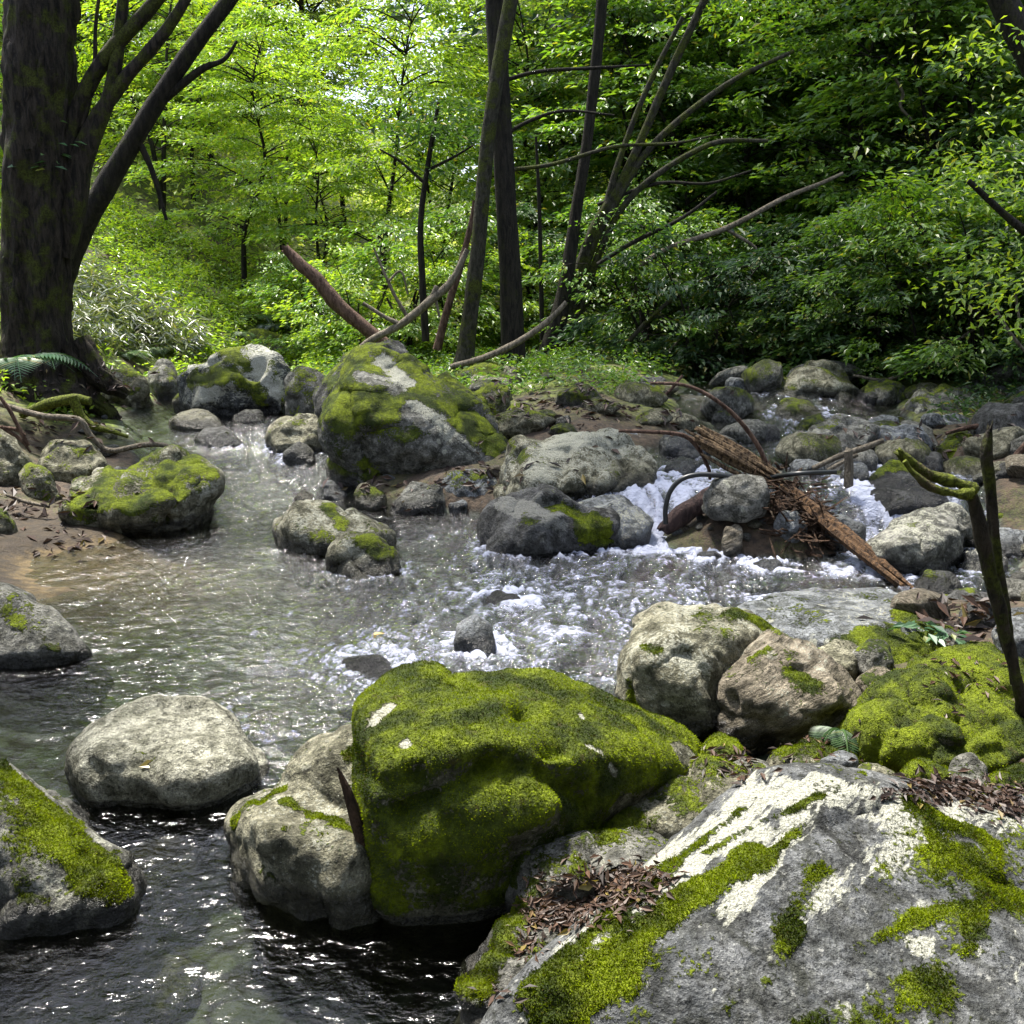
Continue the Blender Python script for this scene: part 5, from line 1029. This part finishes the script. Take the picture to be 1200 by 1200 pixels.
# ------------------------------------------------------------------ leaves and little plants lying on things
bpy.context.view_layer.update(); DG = bpy.context.evaluated_depsgraph_get()
SKIP = ('stream_water', 'crown', 'bamboo_grass', 'undergrowth', 'moss')
def cast(o, d, n=6):
    o = Vector(o); d = Vector(d).normalized()
    for _ in range(n):
        ok, loc, nor, ix, ob, mt = S.ray_cast(DG, o, d)
        if not ok: return None
        if not ob.name.startswith(SKIP): return np.array(loc), np.array(nor)
        o = loc + d * .002
    return None
def camcast(px, py):
    c = np.array([0, 0, CAM_H]); return cast(c, ray(px, py))
LB = mat_leaf('dead_brown_leaf', (.022, .012, .008), (.11, .058, .032), .1, .04, .55)
LY = mat_leaf('yellow_fallen_leaf', (.35, .24, .03), (.55, .42, .10), .2, .08, .5)
def litter(label, regs, L, seed, mat=LB, lift=.012):
    r = np.random.default_rng(seed); PP, AX, NO = [], [], []
    for (px, py, sx, sy, n) in regs:
        c0 = camcast(px, py)
        if c0 is None: continue
        for i in range(n):
            q = (px + r.normal() * sx, py + r.normal() * sy); h = camcast(*q)
            if h is None or abs(h[0][1] - c0[0][1]) > .7 or h[1][2] < .25: continue
            PP.append(h[0] + h[1] * r.uniform(.002, lift)); a = rnd_dir(1, r, .25)[0]; AX.append(a - h[1] * (a @ h[1]) * .8); NO.append(h[1] + r.normal(size=3) * .5)
    if not PP: return
    V, F = leaves(np.array(PP), np.array(AX), np.array(NO), L * r.uniform(.3, 1.9, len(PP)), .34, .10)
    link('leaf_litter', mesh_np('leaf_litter', V, F, [mat], False), label=label, category='dead leaves', kind='stuff')
litter('heap of dead brown leaves in the hollow of the low foreground rock', [(692, 1050, 34, 17, 620), (652, 1072, 20, 9, 240), (620, 1108, 9, 12, 50), (745, 1032, 20, 9, 220), (590, 1165, 12, 8, 18)], .023, 1)
litter('dead leaves piled behind the crest of the lichen boulder at right', [(1130, 930, 40, 9, 420), (1090, 922, 20, 7, 180), (1180, 945, 20, 8, 180)], .026, 2)
litter('dead leaves in the gaps between the mid-ground boulders', [(865, 882, 18, 8, 70), (950, 870, 40, 12, 110), (860, 905, 22, 8, 50), (1140, 790, 35, 14, 60), (1115, 832, 8, 4, 8)], .027, 3)
litter('pinkish dead leaves on the left bank among the roots', [(120, 440, 22, 18, 160), (190, 470, 18, 8, 110), (30, 450, 25, 25, 120), (60, 500, 30, 15, 80), (215, 300, 30, 30, 60), (40, 590, 40, 14, 110), (90, 640, 40, 12, 50), (100, 500, 50, 14, 120)], .07, 4)
litter('dead leaves on the island floor round the trunks', [(640, 470, 45, 14, 220), (720, 480, 60, 14, 200), (520, 560, 90, 18, 200), (1130, 720, 40, 12, 140), (1100, 520, 60, 14, 200)], .07, 5)
def one_leaf(px, py, label, L=.06, mat=LY, zfix=None):
    h = camcast(px, py)
    if zfix is not None: p = hit(px, py, wl); h = (p + np.array([0, 0, zfix]), np.array([0, 0, 1.0]))
    a = np.array([.8, .3, .1]); V, F = leaves(np.array([h[0] + h[1] * .006]), np.array([a]), np.array([h[1]]), L, .42, .1)
    link('fallen_leaf', mesh_np('fallen_leaf', V - h[0], F, [mat], False), h[0], label=label, category='leaf')
one_leaf(163, 899, 'single yellow leaf on the pale flat-topped boulder', .07)
one_leaf(434, 753, 'orange-yellow leaf floating left of the pointed grey stone', .08, zfix=.03)
one_leaf(675, 1040, 'long yellow leaf on the dead leaves in the rock hollow', .07)
one_leaf(695, 1085, 'curled yellow leaf at the lower end of the rock hollow', .06)
one_leaf(715, 1040, 'ochre leaf near the top of the rock hollow', .05)
def little_plant(px, py, size, nl, label, leafm, L):
    h = camcast(px, py)
    if h is None: return
    r = np.random.default_rng(px); acc = Acc(); a = r.uniform(0, 6.28, nl); p = np.stack([np.cos(a), np.sin(a), np.zeros(nl)], 1)
    base = h[0]; root = base - h[1] * .01; tip = base + np.array([0, -.02, size * .5])
    tube(acc, [root, tip], [.003, .002], 4, cap=False); pos = tip + p * (r.uniform(.0, 1, nl)[:, None]) * size + np.array([0, 0, 1]) * r.uniform(-.25, .35 if size < .2 else 1.6, nl)[:, None] * size
    V, F = leaves(pos, p + np.array([0, -.2, -.2]), np.array([0, -.3, 1.0]) + r.normal(size=(nl, 3)) * .35, L * r.uniform(.7, 1.3, nl), .45, .08); acc.add(V, F)
    link('small_plant', acc.mesh('small_plant', LM[leafm], base, False), base, label=label, category='plant')
little_plant(1078, 748, .10, 16, 'pale-leaved seedling on the mossy end of the water-washed boulder, left one', 'fernb', .075)
little_plant(1112, 752, .09, 14, 'pale-leaved seedling on the mossy end of the water-washed boulder, right one', 'fernb', .07)
little_plant(60, 208, .25, 22, 'tuft of pale leaves sprouting from the old trunk bark', 'fernb', .11)
h = camcast(985, 858)
if h is not None: fern(985, 858, 0, .2, 7, 'small dark fern growing from the foot of the layered boulder', 'dark', P0=h[0], az=-1.9)
